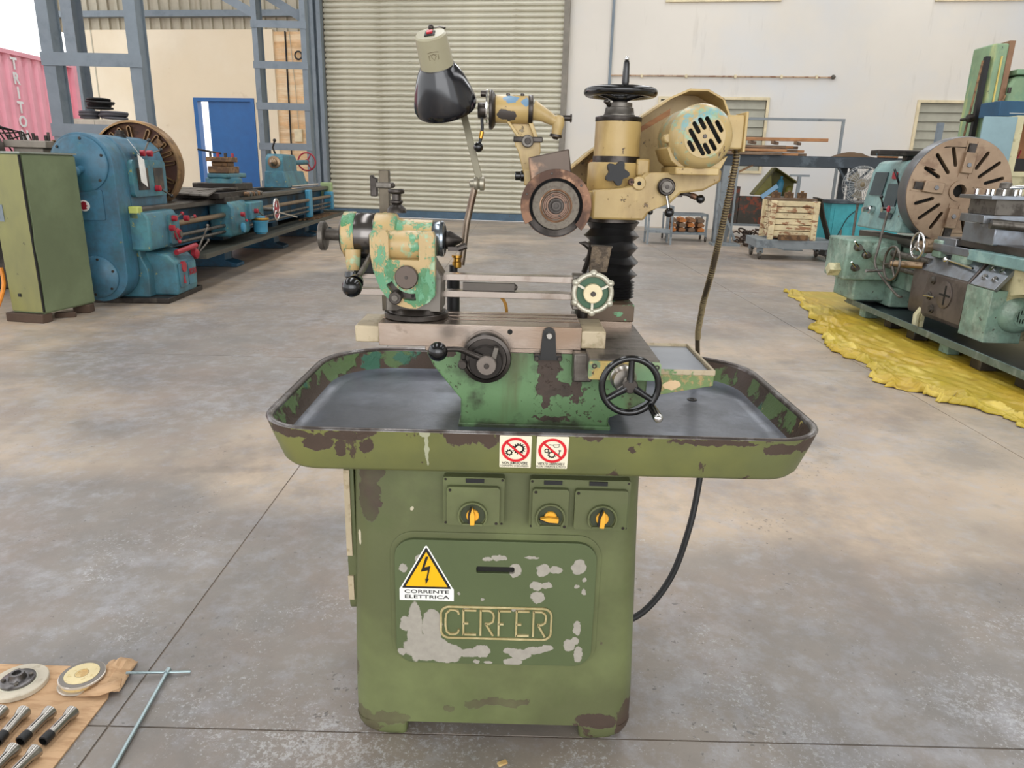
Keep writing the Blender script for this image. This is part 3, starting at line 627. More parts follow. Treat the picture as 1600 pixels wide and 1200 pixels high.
MB().tube([(-.066, 1.622, 1.075), (-.095, 1.615, 1.088), (-.125, 1.602, 1.102), (-.165, 1.59, 1.103)], [.008, .0075, .0065, .006], 10, 4).build('crank_lever', m_darkst, dl)
MB().sph((-.170, 1.585, 1.100), .0225, 24).build('ball_knob', m_black, dl)

# cross slide, end plate and splash shelf
MB().box(.176, .338, 1.60, 2.19, 1.046, 1.0885).build('cross_slide', m_wtop, M, .003)
ep = MB().prism(rrect(.174, .340, 1.042, 1.084, .006, 3), 'xz', 1.588, 1.600).build('slide_end_plate', cream('end_plate_paint', .47, .66, 'c7ad66'), M, .002)
for x in (.187, .330): MB().ring((x, 1.587, 1.074), (x, 1.590, 1.074), .0025, .006, 14).build('bolt', m_darkst, ep)
sh = MB().prism([(.338, 1.004), (.466, 1.03), (.466, 1.064), (.338, 1.064)], 'xz', 1.602, 1.612).prism([(1.61, 1.03), (1.87, 1.05), (1.87, 1.058), (1.61, 1.058)], 'yz', .338, .462).build('splash_shelf', m_speck, M, .001)
MB().box(.344, .460, 1.61, 1.868, 1.057, 1.0595).build('shelf_floor', mat('shelf_steel', '8f949c', .35, .6), sh)
MB().box(.338, .468, 1.600, 1.606, 1.055, 1.067).box(.461, .468, 1.606, 1.872, 1.05, 1.067).box(.338, .461, 1.866, 1.872, 1.05, 1.067).build('shelf_rim', m_worn, sh, .001)
# black front handwheel
def handwheel(name, c, axis, RR, r, spk, hubr, hubd, mt, parent, angs, sw=.007, mh=None, dish=.0, sy=1.):
    h = MB().torus(c, axis, RR, r, 44, 12, sy); c = Vector(c); x, y, a = frame(axis)
    for g in angs:
        d = x * math.cos(R(g)) + y * math.sin(R(g)); h.tube([c - a * dish + d * hubr * .6, c - a * dish * .6 + d * (RR * .55), c + d * RR], [sw * 1.3, sw, sw * .9], 8)
    o = h.build(name, mt, parent, ang=60)
    MB().bcyl(c - a * (dish + hubd), c - a * dish + a * hubd * .6, hubr, .002, 24).build('hub', mh or mt, o)
    return o
HC = Vector((.261, 1.525, 1.048)); AX = Vector((0, -1, 0))
hw = handwheel('cross_feed_handwheel', HC, AX, .0625, .0075, 3, .0165, .012, m_black, M, (90, 212, 328), .0075, m_darkst)
MB().cyl((.261, 1.59, 1.05), (.261, 1.53, 1.05), .011).lathe((.252, 1.59, 1.052), AX, [(0, .03), (.02, .03), (.024, .026), (.04, .024)], 28).build('shaft', m_steel, hw)
MB().cyl((.310, 1.525, 1.004), (.316, 1.47, .995), .0085, .0105, 12).build('grip', m_black, hw)
MB().sph((.3165, 1.466, .9945), .0105, 14).build('grip_end', m_chrome, hw)

# --- column pedestal, bellows and wheel head
ped = MB().box(.178, .33, 1.952, 2.19, 1.105, 1.152).build('column_pedestal', mat('pedestal_paint', '62513f', .5, .2, [dict(c='6b9a72', s=17, st=(1, 1, 1.6), t=.56, w=.012, h=.4, d=6), dict(c='9a8469', s=9, t=.6, w=.03, k=.6)], var=.15, bump=.5), M, .002)
MB().box(.19, .326, 1.95, 2.19, 1.085, 1.105).build('ground_foot', m_table, ped, .001)
MB().cyl((.185, 1.955, 1.105), (.185, 1.955, 1.152), .018).build('corner_post', m_darkst, ped)
pr_ = []; z = 1.152
for i in range(6): pr_ += [(z, .064), (z + .0035, .074), (z + .0065, .066)]; z += .0085
for h_, ro in ((.036, .080), (.034, .080), (.038, .078), (.037, .078), (.034, .075)):
    pr_ += [(z, .060), (z + h_ * .42, ro - .004), (z + h_ * .5, ro), (z + h_ * .58, ro - .004)]; z += h_
pr_ += [(1.375, .055)]
BC = Vector((.272, 2.08, 0))
bl = MB()
n = 40; vs = []
for (zz, r_) in pr_:
    for i in range(n):
        g = 2 * math.pi * i / n; w_ = 1 + (.05 * noise.noise(Vector((math.cos(g) * 1.8, math.sin(g) * 1.8, zz * 18))) if zz > 1.21 else 0)
        dz = .004 * math.sin(g * 2 + zz * 60) if zz > 1.21 and zz < 1.36 else 0
        vs.append((BC.x + r_ * w_ * math.cos(g), BC.y + r_ * w_ * math.sin(g), zz + dz))
fs = [(j * n + i, j * n + (i + 1) % n, (j + 1) * n + (i + 1) % n, (j + 1) * n + i) for j in range(len(pr_) - 1) for i in range(n)]
bl.add(vs, fs).build('bellows', m_bellow, M, ang=50)
MB().lathe((.266, 2.05, 1.366), (0, 0, 1), [(0, .06), (.002, .066), (.012, .066)], 36).build('bellows_ring', m_darkst, M)
HX, HY = .265, 2.05
hd = MB().lathe((HX, HY, 1.378), (0, 0, 1), [(0, .064), (.003, .067), (.075, .068), (.082, .074), (.14, .073), (.146, .069)], 44)
hd.build('wheel_head', m_cream1, M, ang=50)
wing = [(.20, 1.378), (.338, 1.378), (.352, 1.402), (.405, 1.424), (.43, 1.450), (.488, 1.458), (.532, 1.482), (.532, 1.512), (.44, 1.505), (.335, 1.500), (.30, 1.47), (.28, 1.462), (.20, 1.452)]
MB().prism(wing, 'xz', 1.955, 2.13).build('head_bracket', m_cream1, M, .006)
MB().box(.315, .35, 1.99, 2.1, 1.49, 1.535).build('clamp_boss', m_cream1, M, .005)
sp = MB().lathe((HX + .002, HY, 1.522), (0, 0, 1), [(0, .0635), (.018, .0635)], 40).build('steel_band', m_darkst, M)
sl_ = MB().lathe((HX + .002, HY, 1.54), (0, 0, 1), [(0, .0615), (.088, .0605)], 40).build('upper_sleeve', m_cream1, M)
MB().lathe((HX + .002, HY, 1.628), (0, 0, 1), [(0, .061), (.002, .062), (.011, .062), (.013, .059), (.013, .02)], 40).build('sleeve_collar', m_darkst, M)
MB().lathe((HX + .003, HY, 1.641), (0, 0, 1), [(0, .042), (.004, .042), (.006, .040), (.022, .037), (.023, .034), (.024, .033), (.034, .033), (.035, .02), (.055, .014)], 36).build('graduated_collar', m_iron, M)
MB().bcyl((.235, 2.0, 1.665), (.228, 1.988, 1.671), .006, .001, 10).sph((.226, 1.985, 1.673), .009, 10, (1, 1, .7)).build('lock_screw', m_darkst, M)
tw = MB().torus((HX + .003, HY, 1.701), (0, 0, 1), .084, .0135, 56, 14, .9)
for g in (90, 210, 330):
    d = Vector((math.cos(R(g)), math.sin(R(g)), 0)); c_ = Vector((HX + .003, HY, 1.69)); tw.tube([c_ + d * .01 - Vector((0, 0, .004)), c_ + d * .04 + Vector((0, 0, .002)), c_ + d * .082 + Vector((0, 0, .01))], [.010, .008, .008], 8)
tw.lathe((HX + .003, HY, 1.668), (0, 0, 1), [(0, .010), (.005, .011), (.012, .02), (.02, .024), (.03, .022), (.034, .015)], 28)
two = tw.build('elevating_handwheel', m_black, M, ang=60)
MB().lathe((.268, 1.968, 1.708), (0, 0, 1), [(0, .007), (.01, .0095), (.035, .0085), (.055, .0075), (.062, .005), (.068, .002)], 16).build('grip', m_black, two)
MB().sph((.268, 1.968, 1.773), .006, 12).build('grip_end', m_chrome, two)
# star knob, clamp bosses and small levers
st_ = MB().lathe((.262, 1.985, 1.497), (0, -1, 0), [(0, .012), (.012, .014)], 16)
p_ = []
for i in range(70):
    g = 2 * math.pi * i / 70; p_.append((.260 + (.027 + .0055 * math.cos(7 * g * 5 / 7 + .5)) * math.cos(g), 1.497 + (.027 + .0055 * math.cos(5 * g + .5)) * math.sin(g)))
MB().prism(p_, 'xz', 1.952, 1.975).build('star_knob', m_blackm, M, .005)
for (x, z, r_, m_) in ((.318, 1.473, .0175, m_cream1), (.298, 1.476, .009, m_copper)):
    o = MB().bcyl((x, 1.957, z), (x, 1.947, z), r_, .002, 24).build('boss', m_, M)
    MB().bcyl((x, 1.948, z), (x, 1.9455, z), r_ * .3, .0004, 12).build('hole', m_darkgap, o)
cb = MB().bcyl((.388, 1.957, 1.466), (.388, 1.935, 1.466), .0225, .003, 28).build('clamp_spindle', m_darkst, M)
MB().bcyl((.388, 1.936, 1.466), (.388, 1.93, 1.466), .016, .002, 24).build('spindle_end', m_iron, cb)
MB().bcyl((.388, 1.931, 1.466), (.388, 1.928, 1.466), .005, .0005, 10).build('screw', m_darkst, cb)
MB().cyl((.390, 1.945, 1.452), (.397, 1.93, 1.41), .0045).build('lever', m_chrome, cb)
MB().sph((.398, 1.928, 1.402), .0125, 16).build('ball_knob', m_black, cb)
lv = MB().box(.40, .44, 1.98, 2.02, 1.44, 1.462).tube([(.42, 1.99, 1.452), (.45, 1.965, 1.449), (.475, 1.955, 1.44)], .006, 8).build('clamp_lever', m_darkst, M)
MB().cyl((.458, 1.962, 1.446), (.472, 1.956, 1.441), .0075).build('copper_sleeve', m_copper, lv)
MB().sph((.482, 1.952, 1.437), .0115, 16).build('ball_knob', m_black, lv)
lw = MB().box(.345, .375, 1.98, 2.03, 1.412, 1.424).build('lower_clamp', m_blackm, M, .003)
for (x, z) in ((.350, 1.405), (.363, 1.412), (.357, 1.40)): MB().sph((x, 1.975, z), .008, 10).build('clamp_nut', m_black, lw)

# belt guard running from spindle to motor, behind
gp = [(.150, 1.505), (.205, 1.552), (.348, 1.652), (.42, 1.70), (.47, 1.722), (.52, 1.722), (.565, 1.70), (.585, 1.66), (.59, 1.6), (.57, 1.54), (.52, 1.495), (.36, 1.42), (.2, 1.385), (.09, 1.38), (.07, 1.43), (.09, 1.48)]
bgd = MB().prism(gp, 'xz', 2.27, 2.285).prism(band(gp[:9], .006), 'xz', 2.135, 2.275).build('belt_guard', m_cream1, M, .001)
MB().prism(band(gp[8:] + gp[:1], .006), 'xz', 2.2, 2.275).build('guard_flange', m_cream1, bgd)
MB().prism([(.20, 1.525), (.345, 1.625), (.42, 1.672), (.42, 1.655), (.345, 1.61), (.20, 1.508)], 'xz', 2.135, 2.14).build('guard_lip', m_wood, bgd)

# motor
MC = Vector((.452, 1.84, 1.588))
mo = MB().lathe((MC.x, 1.848, MC.z), (0, 1, 0), [(0, .050), (.001, .052), (.004, .060), (.012, .0685), (.024, .0745), (.040, .0775), (.044, .0785), (.052, .0785), (.054, .0765), (.20, .0765), (.23, .07), (.235, .02)], 56, cap=False)
mot = mo.build('motor', m_motor, M, ang=50)
kk = .0785 / 197
hl = []
for (px, py_, L2) in ((393, 365, 38), (425, 342, 92), (415, 258, 40), (490, 378, 38), (448, 235, 40), (523, 355, 40), (518, 270, 92), (552, 248, 40)):
    hl.append(caps(MC.x + (px - 470) * kk, MC.z - (py_ - 307) * kk, L2 * kk, 13 * kk, math.atan2(-.83, .56)))
MB().prism(circ(MC.x, MC.z, .0505, 40), 'xz', 1.847, 1.852, hl).build('slotted_end_cover', m_motor, mot, .0006)
MB().bcyl((MC.x, 1.85, MC.z), (MC.x, 1.8445, MC.z), .005, .001, 14).build('centre_screw', m_darkst, mot)
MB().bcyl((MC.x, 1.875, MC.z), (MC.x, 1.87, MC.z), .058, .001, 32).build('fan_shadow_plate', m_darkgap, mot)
MB().bcyl((MC.x - .078, 1.93, MC.z - .005), (MC.x - .078, 1.89, MC.z - .005), .011, .003, 14).build('tie_bolt', m_motor, mot)
jb = MB().box(.515, .562, 1.90, 1.98, 1.562, 1.642).build('junction_box', m_cream1, mot, .004)
MB().box(.560, .567, 1.893, 1.987, 1.555, 1.650).build('box_lid', m_cream1, mot, .002)
MB().prism([(.372, 1.56), (.384, 1.53), (.40, 1.517), (.51, 1.512), (.525, 1.545), (.49, 1.524), (.43, 1.52), (.40, 1.535), (.388, 1.57)], 'xz', 1.89, 2.06).build('motor_cradle', m_cream1, M, .002)
MB().box(.395, .505, 1.88, 2.07, 1.497, 1.516).build('motor_foot', m_cream1, M, .003)
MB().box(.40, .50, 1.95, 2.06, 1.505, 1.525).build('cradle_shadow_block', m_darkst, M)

# grinding wheel and hood
wc = Vector((.097, 1.84, 1.4165))
hood = MB()
outer_ = arcs(wc.x, wc.z, .087, -42, 212, 36); inner_ = arcs(wc.x, wc.z, .0655, 212, -42, 36)
hood.prism(outer_ + inner_, 'xz', 1.818, 1.826)
hood.prism(outer_ + arcs(wc.x, wc.z, .081, 212, -42, 36), 'xz', 1.826, 1.875)
hood.prism(circ(wc.x, wc.z, .081, 44), 'xz', 1.875, 1.881)
ho = hood.build('wheel_hood', m_copper, M, .0012)
MB().prism([(wc.x - .064, wc.z + .058), (wc.x - .071, wc.z + .112), (wc.x + .026, wc.z + .134), (wc.x + .036, wc.z + .072), (wc.x - .01, wc.z + .083)], 'xz', 1.822, 1.876).build('hood_chimney', mat('dark_chimney_steel', '5b4f46', .42, .6, [dict(c='9a7a62', s=12, t=.6, w=.05, k=.7)]), ho, .003)
MB().prism(arcs(wc.x, wc.z, .076, 208, 322, 20) + arcs(wc.x, wc.z, .062, 322, 208, 20), 'xz', 1.86, 1.875).build('lower_guard', m_darkst, ho)
for g in (100, 40, 160): MB().bcyl((wc.x + .077 * math.cos(R(g)), 1.819, wc.z + .077 * math.sin(R(g))), (wc.x + .077 * math.cos(R(g)), 1.8165, wc.z + .077 * math.sin(R(g))), .003, .0005, 8).build('screw', m_darkst, ho)
MB().ring((wc.x, 1.8735, wc.z), (wc.x, 1.871, wc.z), .03, .0795, 40).build('hood_gap_shade', m_blackm, ho)  # dark ring added for the shaded gap between hood and wheel
gw = MB().lathe(wc, (0, -1, 0), [(-.006, .02), (-.006, .057), (-.004, .0585), (.012, .0585), (.014, .057), (.014, .03), (.01, .03), (.01, 0)], 56).build('grinding_wheel', m_wheel, M)
MB().lathe(wc + Vector((0, -.01, 0)), (0, -1, 0), [(0, .0405), (.005, .0405), (.007, .038), (.004, .0355), (.004, .032)], 48, cap=False).build('copper_ring', mat('bright_copper_ring', 'c9a284', .3, .8), gw)
MB().lathe(wc + Vector((0, -.01, 0)), (0, -1, 0), [(0, .033), (.006, .033), (.008, .031), (.008, .029), (.006, .028), (.006, .025), (.009, .024), (.009, .018)], 48).build('clamp_flange', mat('flange_steel', '6a564a', .35, .85, var=.15), gw)
MB().lathe(wc + Vector((0, -.019, 0)), (0, -1, 0), [(0, .0195), (.004, .0195), (.006, .018), (.006, .0145), (.003, .014), (.003, .012), (.011, .011), (.011, .006), (.007, .0055), (.007, 0)], 32).build('spindle_nut', m_darkst, gw)
for g in (20, 110, 200, 290): MB().bcyl(wc + Vector((.025 * math.cos(R(g)), -.0185, .025 * math.sin(R(g)))), wc + Vector((.025 * math.cos(R(g)), -.0205, .025 * math.sin(R(g)))), .0025, .0004, 8).build('screw', m_darkst, gw)
MB().cyl((wc.x, 1.85, wc.z), (wc.x, 2.27, wc.z), .045).build('spindle_housing', m_cream1, M)
MB().box(.13, .24, 1.98, 2.12, 1.385, 1.45).build('housing_web', m_cream1, M, .004)

# dressing attachment above the wheel
da = MB().lathe((-.060, 1.95, 1.645), (1, 0, 0), [(0, .032), (.002, .0335), (.082, .0335), (.084, .032)], 36).build('dresser_barrel', mat('dresser_paint', CRM, .38, 0, [dict(c='4a4440', blobs=[(-.035, 1.92, 1.632, .02, .05, .011), (-.02, 1.92, 1.628, .014, .05, .012)], amp=.01, bs=60, h=-.4), dict(c='6f8fa8', blobs=[(-.022, 1.92, 1.668, .02, .05, .009), (.018, 1.92, 1.66, .008, .05, .012)], amp=.012, bs=60), dict(c=BR, s=30, t=.71, w=.01)], var=.07), M)
MB().lathe((.024, 1.95, 1.645), (1, 0, 0), [(0, .034), (.003, .036), (.010, .036), (.012, .031)], 36).build('barrel_ring', m_darkst, da)
MB().lathe((-.075, 1.95, 1.643), (1, 0, 0), [(0, .046), (.002, .0475), (.007, .0475), (.009, .046), (.016, .036)], 40).build('index_disc', m_darkst, da)
MB().lathe((-.083, 1.95, 1.648), (1, 0, 0), [(0, .043), (.004, .043)], 36).build('index_ring', m_chrome, da)
MB().lathe((-.104, 1.95, 1.641), (1, 0, 0), [(0, .018), (.002, .0195), (.02, .0195)], 24).build('disc_hub', m_darkst, da)
MB().bcyl((-.097, 1.94, 1.68), (-.08, 1.94, 1.68), .0075, .001, 12).build('stop_screw', m_darkst, da)
q = MB().tube([(-.094, 1.945, 1.625), (-.092, 1.94, 1.60), (-.094, 1.938, 1.578), (-.098, 1.935, 1.562)], .0042, 8).build('lever', m_blackm, da)
MB().cyl((-.0925, 1.939, 1.59), (-.096, 1.937, 1.573), .0055).build('copper_sleeve', m_brass, da)
MB().sph((-.101, 1.933, 1.552), .0125, 18).build('ball_knob', m_black, da)
MB().tube([(.034, 1.95, 1.645), (.06, 1.95, 1.636), (.088, 1.95, 1.622), (.102, 1.95, 1.618)], [.026, .018, .013, .013], 20, 3).build('neck', m_cream1, da, ang=60)
MB().lathe((.104, 1.95, 1.634), (-.15, 0, -1), [(0, .008), (.004, .014), (.022, .016), (.032, .0135), (.048, .013)], 20).build('elbow', m_cream1, da)
MB().lathe((.0965, 1.95, 1.588), (-.15, 0, -1), [(0, .016), (.006, .0165), (.008, .009), (.012, .006)], 20).build('diamond_holder', m_darkst, da)
MB().tube([(.112, 1.95, 1.628), (.132, 1.95, 1.628)], .007, 12).bcyl((.131, 1.95, 1.628), (.135, 1.95, 1.628), .0105, .001, 14).build('thumb_screw', m_darkst, da)
for x in (-.028, .008): MB().bcyl((x, 1.945, 1.676), (x, 1.945, 1.683), .005, .001, 10).build('oil_nipple', m_darkst, da)
ar = MB().prism([(-.038, 1.625), (-.03, 1.625), (.012, 1.575), (.0, 1.575)], 'xz', 1.935, 1.965).prism([(.022, 1.62), (.034, 1.62), (.052, 1.575), (.042, 1.575)], 'xz', 1.935, 1.965).prism([(-.033, 1.625), (.03, 1.62), (.046, 1.575), (.005, 1.575)], 'xz', 1.952, 1.962)
ar.prism([(-.008, 1.58), (.056, 1.578), (.058, 1.545), (.048, 1.50), (.04, 1.47), (.022, 1.47), (.0, 1.545), (-.008, 1.56)], 'xz', 1.93, 1.975)
arm = ar.build('dresser_arm', m_cream1, M, .002)
MB().box(-.012, .062, 1.922, 1.932, 1.567, 1.580).build('dovetail_cap', m_darkst, arm, .002)
MB().bcyl((.024, 1.932, 1.569), (.024, 1.912, 1.569), .0155, .002, 24).build('pivot_nut', m_iron, arm)
MB().bcyl((.024, 1.913, 1.569), (.024, 1.909, 1.569), .008, .001, 16).build('pivot_screw', m_darkst, arm)
MB().lathe((-.006, 1.945, 1.484), (1, 0, 0), [(0, .009), (.002, .0115), (.014, .0115), (.016, .014), (.024, .014)], 18).build('clamp_screw', m_black, arm)
MB().box(.018, .042, 1.88, 1.975, 1.462, 1.50).build('lower_link', m_cream1, M, .003)

# --- work head on the table
hx = 1.335
b0 = MB().lathe((-.245, 1.79, 1.139), (0, 0, 1), [(0, .078), (.002, .080), (.012, .080), (.014, .078), (.014, .070), (.02, .066), (.026, .06)], 48).build('swivel_base', m_darkst, M)
MB().prism([(-.315, 1.16), (-.178, 1.16), (-.176, 1.245), (-.20, 1.285), (-.30, 1.285), (-.312, 1.21)], 'xz', 1.742, 1.84).build('head_support', m_iron, M, .003)
yk = [(-.343, 1.345), (-.336, 1.356), (-.306, 1.356), (-.299, 1.345), (-.299, 1.288), (-.227, 1.288), (-.227, 1.345), (-.222, 1.354), (-.194, 1.354), (-.190, 1.343), (-.190, 1.205), (-.205, 1.188), (-.235, 1.172)] + [(-.245 + .085 * math.cos(R(g)), 1.257 + .085 * math.sin(R(g))) for g in (265, 250, 235, 220, 205)] + [(-.336, 1.26), (-.343, 1.30)]
slotp = band(arcs(-.245, 1.262, .062, 208, 278, 12), .017)
yo = MB().prism(yk, 'xz', 1.713, 1.742, (slotp,)).build('yoke_plate', m_creamgreen, M, .003)
MB().prism(arcs(-.245, 1.262, .073, 200, 285, 12) + arcs(-.245, 1.262, .05, 285, 200, 12), 'xz', 1.735, 1.738).build('slot_back', m_darkst, yo)
MB().bcyl((-.256, 1.713, 1.249), (-.256, 1.697, 1.249), .0275, .002, 36).build('clamp_disc', mat('turned_disc', '5d534c', .4, .8, var=.1), yo)
MB().bcyl((-.256, 1.697, 1.249), (-.256, 1.6955, 1.249), .004, .0004, 12).build('disc_centre', m_darkst, yo)
MB().bcyl((-.284, 1.735, 1.199), (-.284, 1.70, 1.199), .0155, .002, 24).build('slot_bolt', m_darkst, yo)
MB().bcyl((-.284, 1.70, 1.199), (-.284, 1.696, 1.199), .008, .001, 16).build('bolt_socket', m_iron, yo)
MB().bcyl((-.243, 1.713, 1.203), (-.243, 1.709, 1.203), .004, .0005, 10).build('pin_hole', m_darkgap, yo)
MB().cyl((-.301, 1.762, 1.318), (-.225, 1.762, 1.318), .036, n=32).build('yoke_barrel', m_creamgreen, yo)
MB().box(-.335, -.305, 1.72, 1.80, 1.26, 1.35).box(-.222, -.195, 1.72, 1.80, 1.26, 1.35).build('yoke_arm', m_creamgreen, yo, .003)
X1 = Vector((1, 0, 0))
wy = 1.808
wh = MB().lathe((-.344, wy, hx), X1, [(0, .053), (.002, .055), (.045, .055), (.052, .052), (.056, .044)], 44).lathe((-.29, wy, hx - .002), X1, [(0, .046), (.06, .043), (.086, .043)], 40).build('spindle_housing', m_creamgreen, M)
MB().lathe((-.392, wy, hx), X1, [(0, .053), (.002, .0545), (.046, .0545), (.048, .053)], 44).build('polished_drum', mat('drum_steel', '6c6865', .22, .95), wh)
MB().lathe((-.424, wy, hx), X1, [(0, .048), (.004, .056), (.030, .057), (.033, .055)], 44).build('rear_flange', m_creamgreen, wh)
MB().lathe((-.428, wy, hx), X1, [(0, .043), (.006, .05)], 36).build('flange_face', m_darkst, wh)
MB().lathe((-.470, wy, hx), X1, [(0, .014), (.045, .0155)], 24).build('draw_tube', m_iron, wh)
MB().lathe((-.483, wy, hx - .004), X1, [(0, .033), (.002, .0355), (.012, .0355), (.014, .033)], 32).build('drawbar_wheel', m_iron, wh)
MB().lathe((-.204, wy, hx - .004), X1, [(0, .041), (.002, .042), (.018, .042), (.02, .044), (.027, .043), (.030, .036)], 40).build('nose_collar', mat('nose_steel', '8f98a0', .2, .95), wh)
MB().lathe((-.176, wy, hx - .006), X1, [(0, .032), (.002, .035), (.004, .026)], 36).build('nose_face', m_blackm, wh)
MB().lathe((-.172, wy, hx - .006), X1, [(0, .022), (.002, .023), (.012, .021), (.035, .008), (.042, .001)], 28).build('centre_point', m_darkst, wh)
MB().box(-.165, -.128, wy - .03, wy - .01, hx - .030, hx - .02).tube([(-.14, wy - .03, hx - .024), (-.12, wy - .03, hx - .016)], .008, 8).build('driving_dog', m_darkst, wh)
kn = MB().lathe((-.298, 1.84, 1.39), (0, 0, 1), [(0, .024), (.01, .022), (.02, .012), (.024, .016), (.028, .016), (.03, .0115), (.044, .0115), (.046, .0185), (.048, .02), (.054, .02), (.056, .0185)], 28).build('index_plunger', m_darkst, M)
MB().box(-.333, -.30, 1.80, 1.86, 1.30, 1.39).build('plunger_block', m_cream2, M, .004)
# lever with big ball at front left
lb = MB().tube([(-.345, 1.75, 1.30), (-.352, 1.69, 1.272), (-.360, 1.62, 1.247)], [.006, .0065, .0065], 12).build('indexing_lever', m_iron, M)
MB().sph((-.364, 1.606, 1.238), .0225, 24).build('ball_knob', m_black, lb)
MB().lathe((-.3575, 1.645, 1.255), (-.1, -.9, -.4), [(0, .009), (.01, .015), (.022, .018)], 20).build('ball_collar', m_black, lb)
MB().lathe((-.393, 1.76, 1.305), (0, -.1, -1), [(0, .019), (.03, .018), (.045, .016), (.05, .013)], 20).build('side_bracket', m_creamgreen, M)
MB().lathe((-.395, 1.755, 1.252), (0, -.1, -1), [(0, .018), (.012, .019), (.02, .012)], 20).build('side_knob', m_black, M)
MB().box(-.40, -.34, 1.79, 1.85, 1.242, 1.282).build('drum_under_guard', m_blackm, M, .003)

# slide rails with end block and star handwheel
for z in (1.2385, 1.1965):
    MB().box(-.418, .150, 1.795, 1.83, z - .008, z + .008).build('slide_rail', mat('rail_steel_%d' % (z * 1000), '9d938a', .25, .95, [dict(c='6b5a4c', s=9, t=.58, w=.05, k=.5)]), M, .001)
MB().box(-.13, .0, 1.806, 1.82, 1.205, 1.224).lathe((.0, 1.813, 1.2145), X1, [(0, .0095), (.006, .006), (.008, .001)], 12).build('rail_key', mat('rail_key_steel', '5c5650', .5, .6), M)
eb = MB().box(.146, .172, 1.79, 1.85, 1.165, 1.25).build('rail_end_block', m_iron, M, .002)
MB().box(.165, .24, 1.80, 1.9, 1.18, 1.235).build('gear_housing', mat('dark_green_cast', '2f4a33', .45, 0, [dict(c='4d6b4b', s=12, t=.6, w=.05)]), M, .004)
sc_ = Vector((.194, 1.775, 1.211))
sw_ = MB().torus(sc_, (0, -1, 0), .046, .0065, 40, 10)
for k in range(6):
    g = R(90 + 60 * k); sw_.sph(sc_ + Vector((.049 * math.cos(g), 0, .049 * math.sin(g))), .0095, 12)
for g in (R(28), R(152), R(270)): sw_.beam(sc_, sc_ + Vector((.046 * math.cos(g), 0, .046 * math.sin(g))), .01, .006)
swo = sw_.build('star_handwheel', mat('cast_aluminium', 'b9b5a4', .38, .5, [dict(c='8c8673', s=40, t=.6, w=.05, k=.5)], bump=.5, bscale=120), M, ang=60)
MB().bcyl(sc_ + Vector((0, .01, 0)), sc_ + Vector((0, -.014, 0)), .0235, .002, 32).build('hub', mat('hub_enamel', 'd8c9a2', .4), swo)
MB().bcyl(sc_ + Vector((0, -.013, 0)), sc_ + Vector((0, -.017, 0)), .0065, .001, 14).build('hub_screw', m_darkst, swo)
MB().ring(sc_ + Vector((0, .012, 0)), sc_ + Vector((0, .006, 0)), .02, .044, 36).build('web', mat('dark_green_disc', '33593c', .4), swo)
pt_ = MB().prism([(.196, 1.245), (.243, 1.245), (.252, 1.312), (.200, 1.314)], 'xz', 1.905, 1.925).build('rest_plate', mat('pitted_brown_plate', '6a5b49', .55, .4, [dict(c='3f352b', s=60, t=.5, w=.06, k=.8)], bump=2.5, bscale=140), M, .002)
MB().cyl((.198, 1.915, 1.312), (.254, 1.915, 1.31), .004).build('plate_edge', m_iron, pt_)
MB().tube([(.200, 1.92, 1.312), (.196, 1.93, 1.28), (.185, 1.94, 1.24)], .007, 8).tube([(.2, 1.93, 1.305), (.182, 1.925, 1.317), (.166, 1.92, 1.32)], [.009, .007, .001], 8).build('plate_hinge', m_darkst, pt_)

# gauge post and lamp
gpst = MB().box(-.351, -.3255, 1.895, 1.92, 1.13, 1.49).build('gauge_post', mat('post_steel', '5f574a', .4, .7, [dict(c='3a332b', s=12, st=(1, 1, .3), t=.55, w=.06, k=.7)]), M, .002)
MB().box(-.357, -.318, 1.885, 1.93, 1.446, 1.460).build('post_clamp', m_iron, gpst, .002)
MB().prism([(-.374, 1.425), (-.358, 1.425), (-.358, 1.47), (-.366, 1.472), (-.368, 1.478), (-.375, 1.476)], 'xz', 1.90, 1.925).build('clamp_jaw', m_darkst, gpst, .002)
MB().sph((-.318, 1.905, 1.453), .007, 10).build('clamp_screw', m_iron, gpst)
MB().lathe((-.165, 1.94, 1.12), (0, 0, 1), [(0, .017), (.11, .017), (.112, .011), (.13, .011)], 20).build('lamp_socket', m_blackm, M)
lp_ = MB().lathe((-.156, 1.94, 1.243), (0, 0, 1), [(0, .01), (.002, .0125), (.016, .0125), (.018, .009), (.026, .009), (.028, .014), (.034, .014)], 16).build('hose_union', m_brass, M)
MB().tube([(-.145, 1.95, 1.25), (-.10, 1.96, 1.62)][:1] + [(-.131, 1.955, 1.36), (-.108, 1.96, 1.465)], .0088, 14).build('lamp_lower_arm', mat('arm_tube', '75685a', .3, .75, [dict(c='5b4336', s=9, t=.55, w=.06, k=.7)]), M)
MB().beam((-.096, 1.952, 1.462), (-.150, 1.99, 1.66), .006, .018).build('lamp_upper_arm', m_arm, M, .001)
jt = MB().lathe((-.125, 1.958, 1.462), (1, 0, 0), [(0, .006), (.002, .010), (.012, .012), (.013, .017), (.02, .018), (.026, .013), (.028, .018), (.038, .018), (.04, .015)], 22).build('lamp_elbow_joint', mat('zinc_joint', 'a39d8c', .35, .6), M)
la0, la1 = Vector((-.212, 1.845, 1.80)), Vector((-.176, 1.955, 1.605)); ax_ = (la1 - la0).normalized()
lamp = MB().lathe(la0, ax_, [(-.001, 0), (0, .034), (.004, .0375), (.072, .0405), (.078, .041)], 44).build('lamp_cap', m_lampgrey, M)
